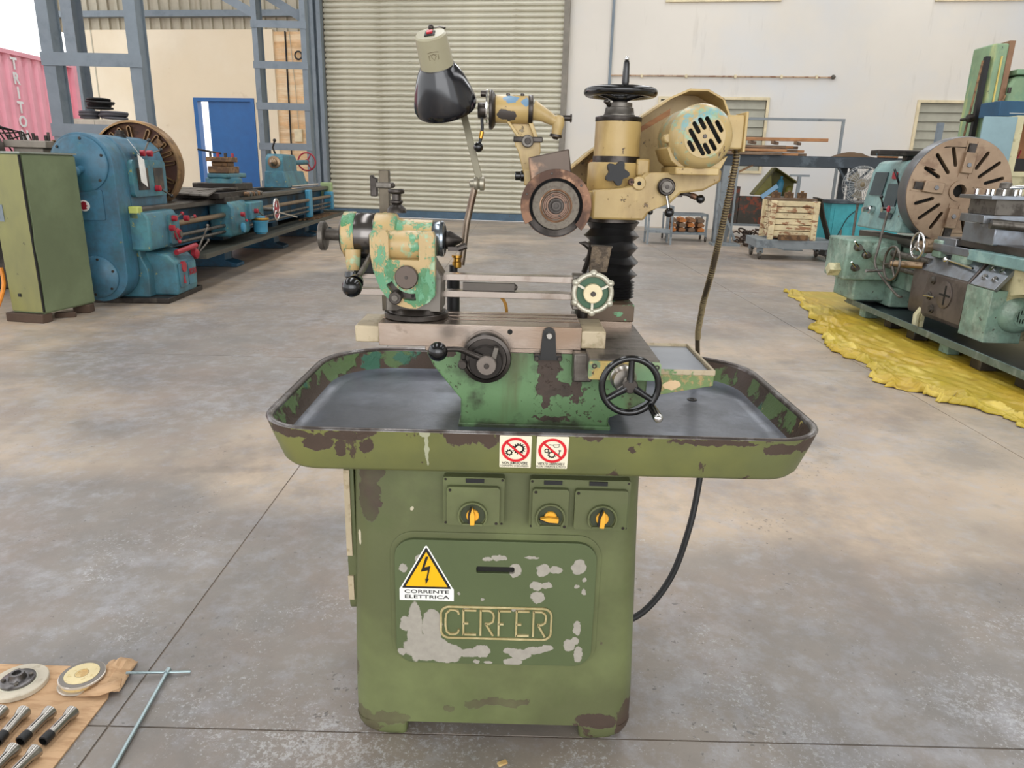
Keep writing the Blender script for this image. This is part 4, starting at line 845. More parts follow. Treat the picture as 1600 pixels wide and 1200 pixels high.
MB().lathe(la0 + ax_ * .074, ax_, [(0, .0415), (.004, .043), (.012, .049), (.035, .061), (.065, .0715), (.088, .078), (.100, .079), (.110, .0755), (.1105, .0725), (.100, .0755), (.08, .072), (.03, .055), (.006, .038), (.006, 0)], 56, cap=False).build('lamp_shade', m_lampblk, lamp, ang=60)
MB().sph(la0 + ax_ * .13, .027, 16).build('bulb', mat('frosted_bulb', 'e8e6dd', .3), lamp)
fx, fy, fa = frame(-ax_)
sx_ = Vector((1, 0, 0)); sx_ = (sx_ - fa * sx_.dot(fa)).normalized(); sy_ = fa.cross(sx_)
def capbox(u, v, w, h, t, nm, m_, par=None, lift=0.):
    c_ = la0 - ax_ * (lift) + sx_ * u + sy_ * v
    p = [c_ + sx_ * a * w / 2 + sy_ * b_ * h / 2 for a, b_ in ((-1, -1), (1, -1), (1, 1), (-1, 1))]
    MB().add(p + [q_ - ax_ * t for q_ in p], [(0, 1, 2, 3), (4, 5, 6, 7), (0, 1, 5, 4), (1, 2, 6, 5), (2, 3, 7, 6), (3, 0, 4, 7)]).build(nm, m_, lamp, .0008)
capbox(.0, -.006, .024, .026, .003, 'switch_bezel', m_blackm); capbox(.0, -.004, .014, .014, .006, 'red_rocker_switch', m_redsw, lift=.001)
MB().sph(la0 + sy_ * .027 - ax_ * .003, .007, 10).tube([la0 + sy_ * .027, la0 + sy_ * .03 + sx_ * .02, la0 + sx_ * .034 + sy_ * .02], .0025, 6).build('hanging_hook', m_darkst, lamp)
MB().torus(la0 + ax_ * .076, ax_, .0412, .0012, 40, 6).build('cap_seam', m_darkst, lamp)
# stamped crest on the cap
cr0 = la0 + ax_ * .042
nrm = (Vector((-.0, -1, 0)) - ax_ * Vector((0, -1, 0)).dot(ax_)).normalized()
sd_ = ax_.cross(nrm).normalized()
cm = MB()
def crest(pts, w=.0011):
    P3 = []
    for (u_, v_) in pts:
        th = u_ / .0388; P3.append(cr0 - ax_ * v_ + (nrm * math.cos(th) + sd_ * math.sin(th)) * .0392)
    cm.tube(P3, w * .6, 5)
crest([(-.011, .006), (-.011, -.004), (0, -.012), (.011, -.004), (.011, .006)]); crest([(-.006, .003), (0, .009), (.006, .003), (0, -.006), (-.006, .003)]); crest([(-.013, .011), (-.005, .013), (.005, .013), (.013, .011)]); crest([(-.008, .007), (.008, .007)])
cm.build('stamped_crest', mat('crest_brown', '6b5e3f', .5), lamp)

# motor cable conduit, and the supply cable below
pts_ = [(.560, 1.94, 1.562), (.562, 1.945, 1.53), (.557, 1.96, 1.44), (.553, 1.99, 1.33), (.552, 2.03, 1.235), (.556, 2.10, 1.14), (.575, 2.2, 1.03), (.600, 2.275, .945), (.61, 2.285, .90)]
hs = MB().tube(pts_, .0075, 12, 6).build('flexible_conduit', m_hose, M)
rg = MB(); PP = []
for i in range(len(pts_) - 1):
    a, b_ = Vector(pts_[i]), Vector(pts_[i + 1]); k = max(1, int((b_ - a).length / .0068))
    for j in range(k): PP.append((a.lerp(b_, j / k), (b_ - a).normalized()))
for i, (p, d) in enumerate(PP):
    if d.length and p.z > 1.0: rg.lathe(p - d * .0016, d, [(0, .0082), (.0006, .0094), (.0026, .0094), (.0032, .0082)], 10, cap=False)
o = rg.build('conduit_ring', m_hring, hs); o['kind'] = 'stuff'
MB().tube([(.61, 2.285, .90), (.638, 2.29, .80), (.65, 2.28, .62), (.645, 2.26, .48), (.61, 2.2, .34), (.54, 2.1, .22), (.44, 2.02, .14), (.33, 1.98, .11)], .0105, 12, 6).build('supply_cable', m_blackm, M, ang=60)
MB().tube([(-.10, 1.95, 1.17), (-.055, 1.95, 1.175), (-.028, 1.955, 1.155), (-.02, 1.96, 1.12), (-.03, 1.98, 1.09)], .0045, 8, 4).build('amber_coolant_hose', mat('amber_hose', 'c08a3a', .4), M)
ORG = Vector((0, 0, 0))
# ================================================================ big blue lathe on the left
def paintm(name, c, chip='5c4a3a', c2=None, t=.66, t2=.62, s=6, rough=.42, k2=.7):
    ly = [dict(c=c2, s=s * .6, t=t2, w=.04, k=k2)] if c2 else []
    ly += [dict(c='3a3129', s=s * .8, t=.55, w=.12, k=.45, ro=.7), dict(c=chip, s=s * 2, t=t, w=.015, r=.7, h=-.5), dict(c='26282a', s=s * .5, st=(1, 1, .35), t=.63, w=.06, k=.4)]
    return mat(name, c, rough, 0, ly, bump=.3, bscale=20, var=.1, vscale=3)
m_blue = paintm('lathe_blue_paint', '3d6e86', '6f7a55', '2f6576', .7, .55)
m_blue2 = paintm('lathe_teal_blue_paint', '427888', '8f8f5a', '4a8488', .66, .55)
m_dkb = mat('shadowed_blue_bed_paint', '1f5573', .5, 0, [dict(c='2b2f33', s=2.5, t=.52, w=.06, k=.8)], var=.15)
m_oil = mat('oily_dark_iron', '37322e', .45, .6, [dict(c='5c554d', s=5, t=.58, w=.06, k=.7), dict(c='4f7a8c', s=7, t=.72, w=.02)], var=.2)
m_bed = mat('bed_way_iron', '5d5852', .35, .75, [dict(c='3a3530', s=4, st=(2, .4, 1), t=.55, w=.06, k=.7)], var=.12)
m_fpback = mat('rusty_faceplate_back', '5a3c30', .6, .35, [dict(c='9a7448', s=3, t=.6, w=.05, k=.7), dict(c='2c211c', s=6, t=.6, w=.06, k=.7)], var=.15)
m_fprim = mat('tarnished_brass_rim', '8a6d4c', .4, .6, [dict(c='b08c5c', s=4, t=.55, w=.08, k=.6), dict(c='4c3a2c', s=7, t=.6, w=.05, k=.6)])
m_redk = mat('red_lever_paint', '9c2230', .4, var=.15)
m_bluelight = mat('light_blue_paint', '3f88a6', .4, var=.08)
m_rod = mat('bronze_feed_rod', '8f7a62', .35, .8)
m_rusty = mat('rusty_tool_block', '8a6a4a', .55, .4, [dict(c='4f3c2e', s=12, t=.52, w=.05, k=.8)], bump=1, bscale=50)
m_paper = mat('paper', 'e9e7e0', .7)
LX, LY, LR = -3.79, 8.38, R(2.5)
BL = thing('blue_lathe', 'long blue lathe with red levers and a slotted faceplate, left beyond the green cabinet', 'lathe', (LX, LY, 0), LR)
o = MB().prism([(-.92, .35)] + arcs(-.61, 1.44, .31, 180, 0, 16) + arcs(-.58, .34, .28, 0, -180, 14)[0:], 'xz', -.85, -.58).build('gear_case', m_blue, BL, .035, ang=50)
for (cx, cz, r_) in ((-.62, 1.45, .275), (-.60, .32, .215)):
    c = MB().lathe((cx, -.85, cz), (0, -1, 0), [(0, r_), (.02, r_), (.035, r_ - .02), (.045, 0)], 40).build('round_cover', m_blue, o)
    for g in range(20, 380, 60): MB().bcyl((cx + (r_ - .03) * math.cos(R(g)), -.868, cz + (r_ - .03) * math.sin(R(g))), (cx + (r_ - .03) * math.cos(R(g)), -.895, cz + (r_ - .03) * math.sin(R(g))), .014, .003, 8).build('cover_bolt', m_oil, o)
MB().cyl((-.60, -.88, 1.40), (-.60, -.99, 1.38), .035).sph((-.60, -1.0, 1.38), .05, 12).build('cover_handle', m_blue, o)
bp = MB().prism(rrect(-.80, -.44, .90, 1.20, .02), 'xz', -.868, -.85).build('badge_plate', m_blue, o, .004)
MB().bcyl((-.63, -.868, 1.04), (-.63, -.878, 1.04), .055, .003, 24).build('emblem_disc', m_paper, o)
MB().prism([(-.665, 1.02), (-.66, 1.065), (-.63, 1.085), (-.60, 1.07), (-.61, 1.055), (-.59, 1.04), (-.61, 1.03), (-.60, 1.01), (-.64, 1.0)], 'xz', -.884, -.878).build('red_emblem', m_redk, o)
hs_ = MB().prism([(-1.02, .98), (-.30, .98), (-.30, 1.52), (-.34, 1.63), (-.43, 1.71), (-.55, 1.74), (-.80, 1.74), (-.93, 1.69), (-1.0, 1.6), (-1.02, 1.5)], 'xz', -.58, .34).build('headstock', m_blue, BL, .02, ang=50)
MB().lathe((-.55, -.1, 1.73), (0, 0, 1), [(0, .06), (.03, .06), (.035, .045), (.07, .045), (.075, .0)], 16).build('filler_cap', m_oil, hs_)
pf = MB().prism(rrect(-.56, .26, 1.12, 1.50, .06), 'yz', -.30, -.255).build('front_cover', m_blue2, hs_, .012)
for (a, b_) in ((-.46, -.20), (-.06, .17)): MB().box(-.256, -.250, a, b_, 1.19, 1.42).build('chart_plate', mat('chart_plate', '6f6152', .4, .4, [dict(c='2c2c30', s=4, t=.5, w=.1)]) if a < -.3 else MATS['chart_plate'], hs_)
def lever(p, d, L, parent, kn='red', r=.022, m_=None):
    p = Vector(p); d = Vector(d).normalized()
    l = MB().lathe(p, (1, 0, 0), [(0, r * 1.5), (.05, r * 1.5), (.055, r)], 14).build('lever_boss', m_redk, parent)
    MB().cyl(p + Vector((.04, 0, 0)), p + Vector((.04, 0, 0)) + d * L, .009, n=8).build('lever_rod', m_iron, parent)
    MB().sph(p + Vector((.04, 0, 0)) + d * L, r, 10).build('lever_knob', m_black if kn == 'black' else m_redk, parent)
lever((-.27, -.30, 1.57), (.2, .5, .8), .16, hs_, 'black'); lever((-.27, -.12, 1.57), (.2, 1, .25), .18, hs_, 'black'); lever((-.25, -.05, 1.20), (.3, 1, -.5), .2, hs_, 'black')
MB().lathe((-.27, -.42, 1.58), (1, 0, 0), [(0, .05), (.03, .05), (.04, .03)], 16).build('boss', m_blue2, hs_)
tg = MB().prism([(-.50, 1.56), (-.36, 1.50), (-.34, 1.22), (-.48, 1.28)], 'yz', -.21, -.208).build('paper_tag', m_paper, hs_)
MB().tube([(-.21, -.44, 1.55), (-.28, -.52, 1.70)], .003, 5).build('tag_string', m_paper, hs_)
hb = MB().prism([(-1.0, .06), (-.22, .06), (-.22, .35), (-.28, .5), (-.30, .98), (-1.0, .98)], 'xz', -.55, .30).build('headstock_leg', m_blue2, BL, .01)
MB().box(-1.05, -.0, -.62, .36, 0, .06).build('floor_plinth', m_oil, BL, .01)
gb = MB().prism([(-.32, .57), (-.12, .57), (-.10, .62), (-.10, .90), (-.14, .97), (-.32, .97)], 'xz', -.66, .08).build('feed_gearbox', m_blue2, BL, .02)
MB().prism(rrect(-.2, .05, .60, .92, .03), 'yz', -.105, -.075).build('gearbox_cover', m_blue2, gb, .008)
lever((-.08, -.12, .88), (.1, 1, .3), .16, gb); lever((-.08, -.2, .78), (.2, .3, -1), .16, gb); lever((-.08, .22, .86), (.2, 1, .1), .14, gb)
MB().lathe((-.08, -.05, .70), (1, 0, 0), [(0, .07), (.02, .07), (.03, .05), (.05, .05)], 20).build('selector_dial', m_redk, gb)
MB().lathe((-.03, -.05, .70), (1, 0, 0), [(0, .035), (.01, .035)], 16).build('dial_face', m_iron, gb)
lb_ = MB().prism([(-.3, .06), (.02, .06), (.04, .12), (.03, .42), (-.05, .50), (-.3, .55)], 'xz', -.42, .12).build('leg_box', m_blue2, BL, .02)
MB().prism(rrect(-.38, -.16, .14, .40, .02), 'yz', .035, .05).prism(rrect(-.14, .08, .14, .40, .02), 'yz', .035, .05).build('leg_box_cover', m_blue2, lb_, .004)
text('SKODA', .10, m_redk, (.056, -.03, .28), (R(90), 0, R(90)), lb_, .002, .20, bold=.001)
MB().prism([(-.30, .18), (-.29, .24), (-.26, .27), (-.25, .2), (-.24, .17)], 'yz', .05, .056).build('red_emblem', m_redk, lb_)
MB().lathe((.03, -.26, .36), (1, 0, 0), [(0, .06), (.03, .06)], 16).build('side_dial', m_redk, lb_)
MB().cyl((.0, -.30, .52), (.06, .12, .56), .03, n=12).build('red_handle', m_redk, lb_)
MB().lathe((.0, .16, .46), (1, 0, 0), [(0, .06), (.05, .06), (.07, .03)], 16).build('red_hub', m_redk, lb_)
MB().cyl((.05, .16, .48), (.10, .42, .74), .012, n=8).sph((.10, .43, .76), .022, 10).build('start_lever', m_iron, lb_)
MB().cyl((.05, .20, .46), (.10, .40, .58), .01, n=8).sph((.10, .41, .59), .02, 10).build('short_lever', m_iron, lb_)
# faceplate: rim, back with radial ribs
FC = Vector((-.70, 0, 1.43))
fp = MB().lathe((FC.x, .50, FC.z), (0, 1, 0), [(0, .485), (0, .505), (.012, .512), (.15, .512), (.16, .50), (.16, 0)], 64, cap=False).build('faceplate_rim', m_fprim, BL)
MB().lathe((FC.x, .56, FC.z), (0, 1, 0), [(0, 0), (0, .13), (-.02, .15), (.0, .2), (.03, .49), (.05, .49)], 48, cap=False).build('faceplate_back', m_fpback, fp)
for k in range(24):
    if k % 6 == 5: continue
    g = R(15 * k + 6); sl2 = caps(FC.x + .335 * math.cos(g), FC.z + .335 * math.sin(g), .12, .026, g, 4)
    sin_ = caps(FC.x + .335 * math.cos(g), FC.z + .335 * math.sin(g), .108, .014, g, 4)
    MB().prism(sl2, 'xz', .535, .59, (sin_,)).build('slot_rib', m_fprim, fp)
for k in range(4):
    g = R(90 * k + 42); c_ = (FC.x + .33 * math.cos(g), FC.z + .33 * math.sin(g))
    MB().obox((c_[0], .55, c_[1]), (.20, .07, .09), (0, -g, 0)).bcyl((c_[0], .5, c_[1]), (c_[0], .56, c_[1]), .045, .01, 12).build('jaw_block', m_rusty, fp)
MB().cyl((FC.x, .34, FC.z), (FC.x, .56, FC.z), .14, n=24).build('spindle_flange', m_oil, fp)
# bed
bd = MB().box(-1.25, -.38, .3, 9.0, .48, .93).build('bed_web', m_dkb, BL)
MB().prism([(-.42, .93), (-.26, .93), (-.23, .95), (-.23, 1.0), (-.25, 1.02), (-.42, 1.02)], 'xz', -.60, 9.15).build('front_way', m_bed, BL, .004)
MB().prism([(-1.3, .93), (-1.1, .93), (-1.1, 1.02), (-1.3, 1.02)], 'xz', .3, 9.15).build('rear_way', m_bed, BL, .004)
MB().box(-.30, -.20, -.66, -.55, .90, 1.03).build('way_end_cap', mat('lime_paint', 'b4bb62', .5), BL, .01)
MB().box(-.42, -.16, 9.1, 9.25, .72, 1.1).build('bed_end_bracket', mat('pale_lime_paint', '98ab78', .5), BL, .02)
MB().box(-1.25, -.38, .35, 2.0, 1.0, 1.03).build('gap_cover', m_oil, BL)
for z, r_, m_ in ((.80, .035, m_rod), (.66, .022, m_iron), (.58, .02, m_iron)): MB().cyl((-.16, .05, z), (-.16, 8.9, z), r_, n=14).build('feed_rod', m_, BL)
MB().box(-.3, -.1, 8.85, 9.02, .5, .9).build('rod_bracket', m_bluelight, BL, .02)
MB().box(-.22, -.12, 6.7, 6.95, .45, 1.0).build('rod_support', m_bluelight, BL, .02)
trb = MB().box(-1.35, .10, .25, 9.6, .385, .395).box(.08, .12, .25, 9.6, .385, .44).box(-1.37, -1.35, .25, 9.6, .385, .44).box(-1.35, .10, 9.58, 9.62, .385, .44).build('chip_tray', mat('olive_grey_tray', '4a4a40', .5, .2, [dict(c='3a3a34', s=3, t=.55, w=.06, k=.7)]), BL)
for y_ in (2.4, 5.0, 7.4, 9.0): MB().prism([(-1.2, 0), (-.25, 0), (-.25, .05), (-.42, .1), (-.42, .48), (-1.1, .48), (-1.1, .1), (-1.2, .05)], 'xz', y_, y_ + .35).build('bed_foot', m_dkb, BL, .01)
for k in range(5): MB().box(-.34 + .07 * k, -.30 + .07 * k, 6.6 + .1 * k, 9.2, .386, .42).build('bar_stock', m_rusty, BL)
# carriage
ca = MB().prism([(-.36, .50), (-.06, .50), (-.02, .56), (-.02, .90), (-.08, .98), (-.36, .98)], 'xz', 1.75, 2.45).build('apron', m_blue2, BL, .03)
MB().box(-.3, .04, 2.35, 2.95, .70, .95).build('feed_box', m_blue2, ca, .02)
MB().lathe((.02, 1.95, .62), (1, 0, 0), [(0, .07), (.03, .07), (.04, .05)], 18).build('oil_dial', m_bluelight, ca)
lever((.0, 2.0, .80), (.2, .2, -.7), .09, ca); lever((.04, 2.5, .82), (.1, 1, -.4), .3, ca)
MB().lathe((.08, 2.6, .48), (0, 0, 1), [(0, .07), (.03, .10), (.16, .105), (.18, .12), (.20, .12), (.21, .09), (.26, .07)], 24).build('rapid_motor', m_bluelight, ca)
MB().torus((.08, 2.6, .70), (0, 0, 1), .11, .02, 20, 8).build('brass_ring', m_brass, ca)
hw1 = handwheel('apron_handwheel', (.22, 3.0, .82), (1, 0, 0), .155, .014, 3, .04, .02, m_chrome, ca, (90, 210, 330), .012, m_redk)
MB().ring((.21, 3.0, .82), (.225, 3.0, .82), .09, .13, 24).build('red_disc', m_redk, hw1)
MB().cyl((.03, 3.0, .82), (.22, 3.0, .82), .03, n=14).build('wheel_shaft', m_iron, hw1)
MB().cyl((.22, 3.05, .78), (.34, 3.75, .66), .011, n=8).build('feed_lever', m_chrome, ca)
sd2 = MB().box(-1.3, -.12, 1.55, 3.3, 1.02, 1.10).box(-.5, -.1, 1.7, 2.3, .95, 1.04).build('saddle', m_oil, BL, .01)
MB().obox((-.42, 1.45, 1.12), (.5, .9, .02), (R(3), R(2), R(12))).obox((-.36, 1.9, 1.13), (.3, .8, .02), (R(2), R(-3), R(-20))).build('guard_sheet', m_iron, sd2)
cs = MB().box(-.85, -.22, 2.55, 3.35, 1.10, 1.20).build('cross_slide', m_oil, BL, .01)
MB().lathe((-.52, 2.95, 1.20), (0, 0, 1), [(0, .26), (.06, .26), (.08, .22)], 28).build('swivel', m_blue2, cs)
MB().box(-.68, -.35, 2.7, 3.5, 1.27, 1.34).build('top_slide', m_blue2, cs, .02)
MB().box(-.66, -.36, 2.7, 3.2, 1.34, 1.44).box(-.62, -.40, 2.75, 3.1, 1.44, 1.50).build('tool_block', m_rusty, cs, .01)
MB().box(-.67, -.35, 2.68, 3.12, 1.50, 1.57).build('turret', m_rusty, cs, .008)
for i in range(6): MB().bcyl((-.62 + .11 * (i % 3), 2.75 + .3 * (i // 3), 1.57), (-.62 + .11 * (i % 3), 2.75 + .3 * (i // 3), 1.63), .02, .003, 8).build('tool_bolt', m_redk if i % 2 else m_oil, cs)
MB().cyl((-.51, 2.9, 1.62), (-.80, 2.75, 1.67), .014, n=8).build('turret_lever', m_oil, cs)
for i in range(6): MB().bcyl((-.20 + .02 * (i % 2), 2.6 + .13 * i, 1.06), (-.05, 2.6 + .13 * i, 1.05), .035, .006, 10).build('cross_feed_screw', m_iron if i % 2 else m_rusty, cs)
# tailstock
ts = MB().prism([(6.6, 1.03), (8.7, 1.03), (8.7, 1.12), (7.9, 1.2), (7.75, 1.40), (7.75, 1.62), (7.6, 1.68), (6.75, 1.68), (6.62, 1.60), (6.6, 1.4)], 'yz', -.95, -.60).build('tailstock', m_blue2, BL, .04)
MB().prism([(-.98, 1.03), (-.50, 1.03), (-.58, 1.35), (-.95, 1.35)], 'xz', 6.55, 8.2).build('tailstock_base', m_blue2, ts, .02)
MB().lathe((-.76, 6.62, 1.52), (0, -1, 0), [(0, .12), (.04, .12), (.05, .075), (.12, .07), (.14, .05), (.22, .008)], 24).build('quill', m_rod, ts)
handwheel('tailstock_handwheel', (-.55, 8.45, 1.55), (0, -1, 0), .19, .018, 3, .05, .04, m_redk, ts, (60, 180, 300), .016)
MB().cyl((-.70, 7.7, 1.52), (-.55, 8.45, 1.54), .05, n=16).build('screw_housing', m_blue2, ts)
MB().tube([(-.80, 6.9, 1.66), (-.84, 6.85, 1.80), (-.78, 6.8, 1.92)], .018, 8).sph((-.78, 6.8, 1.94), .035, 10).build('clamp_lever', m_oil, ts)
MB().cyl((-.45, 6.6, 1.06), (-.1, 7.4, 1.1), .02, n=8).build('tommy_bar', m_chrome, ts)

# tall green cabinet on timber blocks
CR = R(-10)
m_cabl = mat('cabinet_light_green', '77764e', .42, 0, [dict(c='a9a85a', s=1.5, st=(1, 1, .4), t=.5, w=.15, k=.5), dict(c='4c4a30', s=9, t=.7, w=.02)], var=.06, vscale=2)
m_cabd = mat('cabinet_green', '636e50', .42, 0, [dict(c='7d8b68', s=1.6, t=.58, w=.12, k=.5), dict(c='3f4a34', s=14, st=(1, 1, .4), t=.7, w=.02, k=.8)], var=.06, vscale=2)
gc = thing('machine_cabinet', 'tall olive green steel cabinet raised on timber blocks, at the left edge', 'cabinet', (-4.415, 6.665, 0), CR)
MB().box(-.345, 0, .0, .63, .085, 1.53).build('body', m_cabd, gc, .004)
MB().box(-.342, -.012, -.014, .0, .10, 1.52).build('door', m_cabl, gc, .003); MB().box(-.012, .001, -.013, .006, .10, 1.52).build('door_gap', m_darkgap, gc)
MB().prism([(.002, .10), (.63, .10), (.63, 1.515), (.012, 1.515), (.01, .9), (-.004, .72), (.012, .5)], 'yz', 0, .012).build('side_panel', m_cabd, gc, .002)
MB().box(-.36, .02, -.02, .65, 1.53, 1.545).build('top_sheet', mat('top_sheet', '8f948a', .4, .2), gc)
MB().box(-.345, -.255, -.02, -.014, .93, 1.08).build('handle_plate', m_steelblue, gc); MB().bcyl((-.31, -.02, .97), (-.31, -.035, .97), .012, .002, 10).build('lock', m_iron, gc)
MB().box(-.245, -.215, -.022, -.014, .24, .27).build('catch', m_blackm, gc)
MB().torus((-.27, -.015, 1.42), (0, 1, 0), .025, .0015, 20, 5).build('stamped_mark', m_cabd, gc)
for i, (bx, by, w_, d_, rz_, lb__) in enumerate(((-.2, .02, .40, .12, 0, 'long dark timber block under the door side of the green cabinet'), (-.06, .55, .16, .12, .3, 'short timber block under the rear corner of the green cabinet'), (-.03, .27, .18, .05, .5, 'thin dark wedge between the two blocks under the green cabinet'))):
    w = thing('timber_block', lb__, 'wood block', Vector((-4.415, 6.665, 0)) + Matrix.Rotation(CR, 3, 'Z') @ Vector((bx, by, 0)), CR + rz_)
    MB().box(-w_ / 2, w_ / 2, -d_ / 2, d_ / 2, 0, .083 if i < 2 else .05).build('timber', mat('dark_timber', '4f3d30', .8) if i == 0 else MATS['dark_timber'], w, .006)

# second lathe hidden behind the cabinet: chuck and bolted tool post show above it
ol = thing('old_lathe', 'old dark lathe behind the green cabinet, only its chuck and tool post showing', 'lathe', (-6.1, 8.6, 0), R(6))
MB().box(-.6, .55, -.35, 2.6, .75, 1.0).build('bed', m_oil, ol, .02)
for y_ in (-.2, 2.0): MB().prism([(-.55, 0), (.5, 0), (.4, .75), (-.45, .75)], 'xz', y_, y_ + .4).build('leg', m_oil, ol, .02)
MB().box(-.6, .0, -.95, -.35, .5, 1.75).build('headstock', m_blue2, ol, .05)
ck = MB().lathe((-.02, -.3, 1.52), (.3, 1, 0), [(0, .34), (.02, .36), (.16, .36), (.18, .34), (.18, .1)], 40).build('chuck', mat('chuck_iron', '4e4640', .5, .5, var=.2), ol)
for k in range(4): MB().obox((-.02 + .22 * math.cos(R(45 + 90 * k)) , -.33, 1.52 + .22 * math.sin(R(45 + 90 * k))), (.16, .06, .06), (0, -R(45 + 90 * k), 0)).build('jaw', m_oil, ck)
for k in range(7):
    MB().tube([(.12 + .035 * k, -.38 + .05 * k, 1.9 - .02 * k * k * .3), (.28 + .03 * k, -.2 + .05 * k, 1.82 - .01 * k), (.36 + .02 * k, -.1 + .05 * k, 1.55)], .009, 6).build('guard_wire', m_oil, ol)
MB().box(.40, .72, -.15, .2, 1.45, 1.6).box(.32, .78, -.2, .25, 1.60, 1.68).box(.3, .8, -.2, .6, 1.0, 1.45).build('tool_post', mat('pale_iron', '8b8378', .5, .4, var=.15), ol, .01)
for i in range(7): MB().bcyl((.36 + .065 * i, -.12 + (i % 2) * .2, 1.68), (.36 + .065 * i, -.12 + (i % 2) * .2, 1.74 + .02 * (i % 3)), .016, .003, 8).build('post_bolt', m_oil, ol)
MB().torus((.78, .0, 1.64), (0, 1, 0), .045, .012, 16, 8).build('lifting_eye', m_rusty, ol)

# store of cable coils on a pale box behind the lathe head
bx_ = thing('electrical_cabinet', 'pale grey cabinet behind the near lattice column carrying the cable coils', 'cabinet', (-8.05, 14.7, 0))
MB().box(-.48, .0, -.25, .35, 0, 2.2).box(.005, .48, -.25, .35, 0, 2.2).build('door_pair', mat('pale_cabinet', 'c9c5b4', .5), bx_, .006); MB().box(-.5, .5, -.24, .36, 2.2, 2.22).build('top', MATS['pale_cabinet'], bx_)
def coil(name, c, rr, rows, m_, lb__, rt=.02, grp=None):
    t = MB()
    for k in range(rows):
        t.torus((c[0] + random.uniform(-.02, .02), c[1] + random.uniform(-.02, .02), c[2] + rt * 1.3 + k * rt * 1.7), (random.uniform(-.06, .06), random.uniform(-.06, .06), 1), rr + random.uniform(-.03, .03), rt, 28, 6)
        t.torus((c[0], c[1], c[2] + rt * 1.3 + k * rt * 1.7), (random.uniform(-.04, .04), 0, 1), rr - rt * 2.2, rt, 28, 6)
    o = t.build(name, m_, None); o['kind'] = 'thing'; del o['kind']; return tag(o, lb__, 'cable coil')
coil('cable_coil', (-8.05, 14.75, 2.405), .21, 5, m_blackm, 'black cable coil stacked on top of two grey coils', .022)
coil('cable_coil', (-8.27, 14.72, 2.225), .17, 3, mat('dusty_cable', '55555a', .6), 'dusty grey cable coil under the black one, left of the pair', .027)
coil('cable_coil', (-7.80, 14.72, 2.225), .22, 3, MATS['dusty_cable'], 'dusty grey cable coil under the black one, right of the pair', .027)
t = MB().tube([(-5.25, 6.5, .02), (-5.0, 6.42, .02), (-4.85, 6.5, .02), (-4.8, 6.7, .3), (-4.82, 6.75, .5)], .018, 8, 4).build('orange_hose', mat('orange_hose', 'e08a2a', .5))
tag(t, 'orange hose on the floor left of the green cabinet', 'hose')

# ================================================================ teal lathe on the right
m_teal = paintm('lathe_pale_teal_paint', '7c9f9d', '6a5a48', '93b2ac', .69, .55)
m_teal2 = paintm('lathe_grey_green_paint', '7f9a8a', '4d4a40', '9db0a0', .66, .55, s=9)
m_fpf = mat('faceplate_tan_steel', '8c7660', .42, .55, [dict(c='a8927a', s=2, t=.5, w=.12, k=.7), dict(c='6a5040', s=5, t=.6, w=.06, k=.6)], bump=.3, bscale=30, var=.1)
m_fps = mat('faceplate_side_steel', '77787a', .35, .8, var=.1)
m_oldcream = mat('old_cream_paint', 'c9c19a', .5, 0, [dict(c='7f7a58', s=7, t=.6, w=.04, k=.7)], var=.1)
m_sheet = mat('bright_sheet_steel', '9097a0', .3, .85, [dict(c='6f6a64', s=4, t=.55, w=.08, k=.6)], var=.1)
m_plate = mat('brown_grey_plate', '6f6660', .42, .6, [dict(c='4f4842', s=6, t=.55, w=.06, k=.6)], var=.12)
TL = thing('teal_lathe', 'pale teal lathe with a large tan slotted faceplate, standing on the yellow sheet', 'lathe', (3.85, 8.4, 0), R(-2))
b = MB().prism([(.20, .95), (.25, 1.3), (.29, 1.58), (.35, 1.68), (.42, 1.70), (1.1, 1.70), (1.15, .95)], 'xz', -.62, .42).build('headstock', m_teal, TL, .04)
MB().prism([(.243, 1.32), (.282, 1.57), (.274, 1.57), (.235, 1.32)], 'xz', -.02, .30).build('chart_plate', mat('dark_chart', '3d4a50', .4, .2), b); MB().prism([(.210, 1.08), (.262, 1.45), (.252, 1.45), (.200, 1.08)], 'xz', -.40, -.12).build('chart_plate', MATS['dark_chart'], b)
MB().box(.262, .275, -.25, -.15, 1.50, 1.57).build('red_label', m_redk, b)
for (x, z) in ((.38, 1.18), (-.1, 1.16)): MB().lathe((.225, -x, z), (-1, 0, 0), [(0, .045), (.05, .045), (.06, .03), (.12, .028)], 18).build('selector', m_chrome, b)
MB().cyl((.19, -.26, 1.15), (.13, -.27, 1.30), .009, n=8).sph((.13, -.27, 1.31), .02, 10).build('selector_lever', m_black, b)
MB().cyl((.24, -.42, 1.42), (.16, -.40, 1.60), .012, n=8).build('gear_lever', m_black, b)
MB().box(.05, .6, -.2, .0, 1.74, 1.80).box(.38, .46, -.15, -.05, 1.68, 1.76).build('beam_on_headstock', m_oil, b, .01)
FCx, FCz = .62, 1.40
holes = [circ(FCx, FCz, .062, 24)]
for q4 in range(4):
    for dg, hl_, rr_ in ((24, .10, .34), (45, .125, .33), (66, .10, .34)):
        g = R(90 * q4 + dg - 6); holes.append(caps(FCx + rr_ * math.cos(g), FCz + rr_ * math.sin(g), hl_, .017, g, 3))
f2 = MB().prism(circ(FCx, FCz, .512, 72), 'xz', -.86, -.80, holes).build('faceplate', m_fpf, TL, .003)
MB().lathe((FCx, -.845, FCz), (0, 1, 0), [(0, .505), (.0, .518), (.02, .522), (.16, .522), (.17, .5)], 72, cap=False).build('faceplate_side', m_fps, f2)
MB().lathe((FCx, -.79, FCz), (0, 1, 0), [(0, .5), (.1, .5)], 48).build('faceplate_web', m_darkgap, f2)
MB().ring((FCx, -.875, FCz), (FCx, -.85, FCz), .064, .10, 32).build('bore_ring', m_fpf, f2)
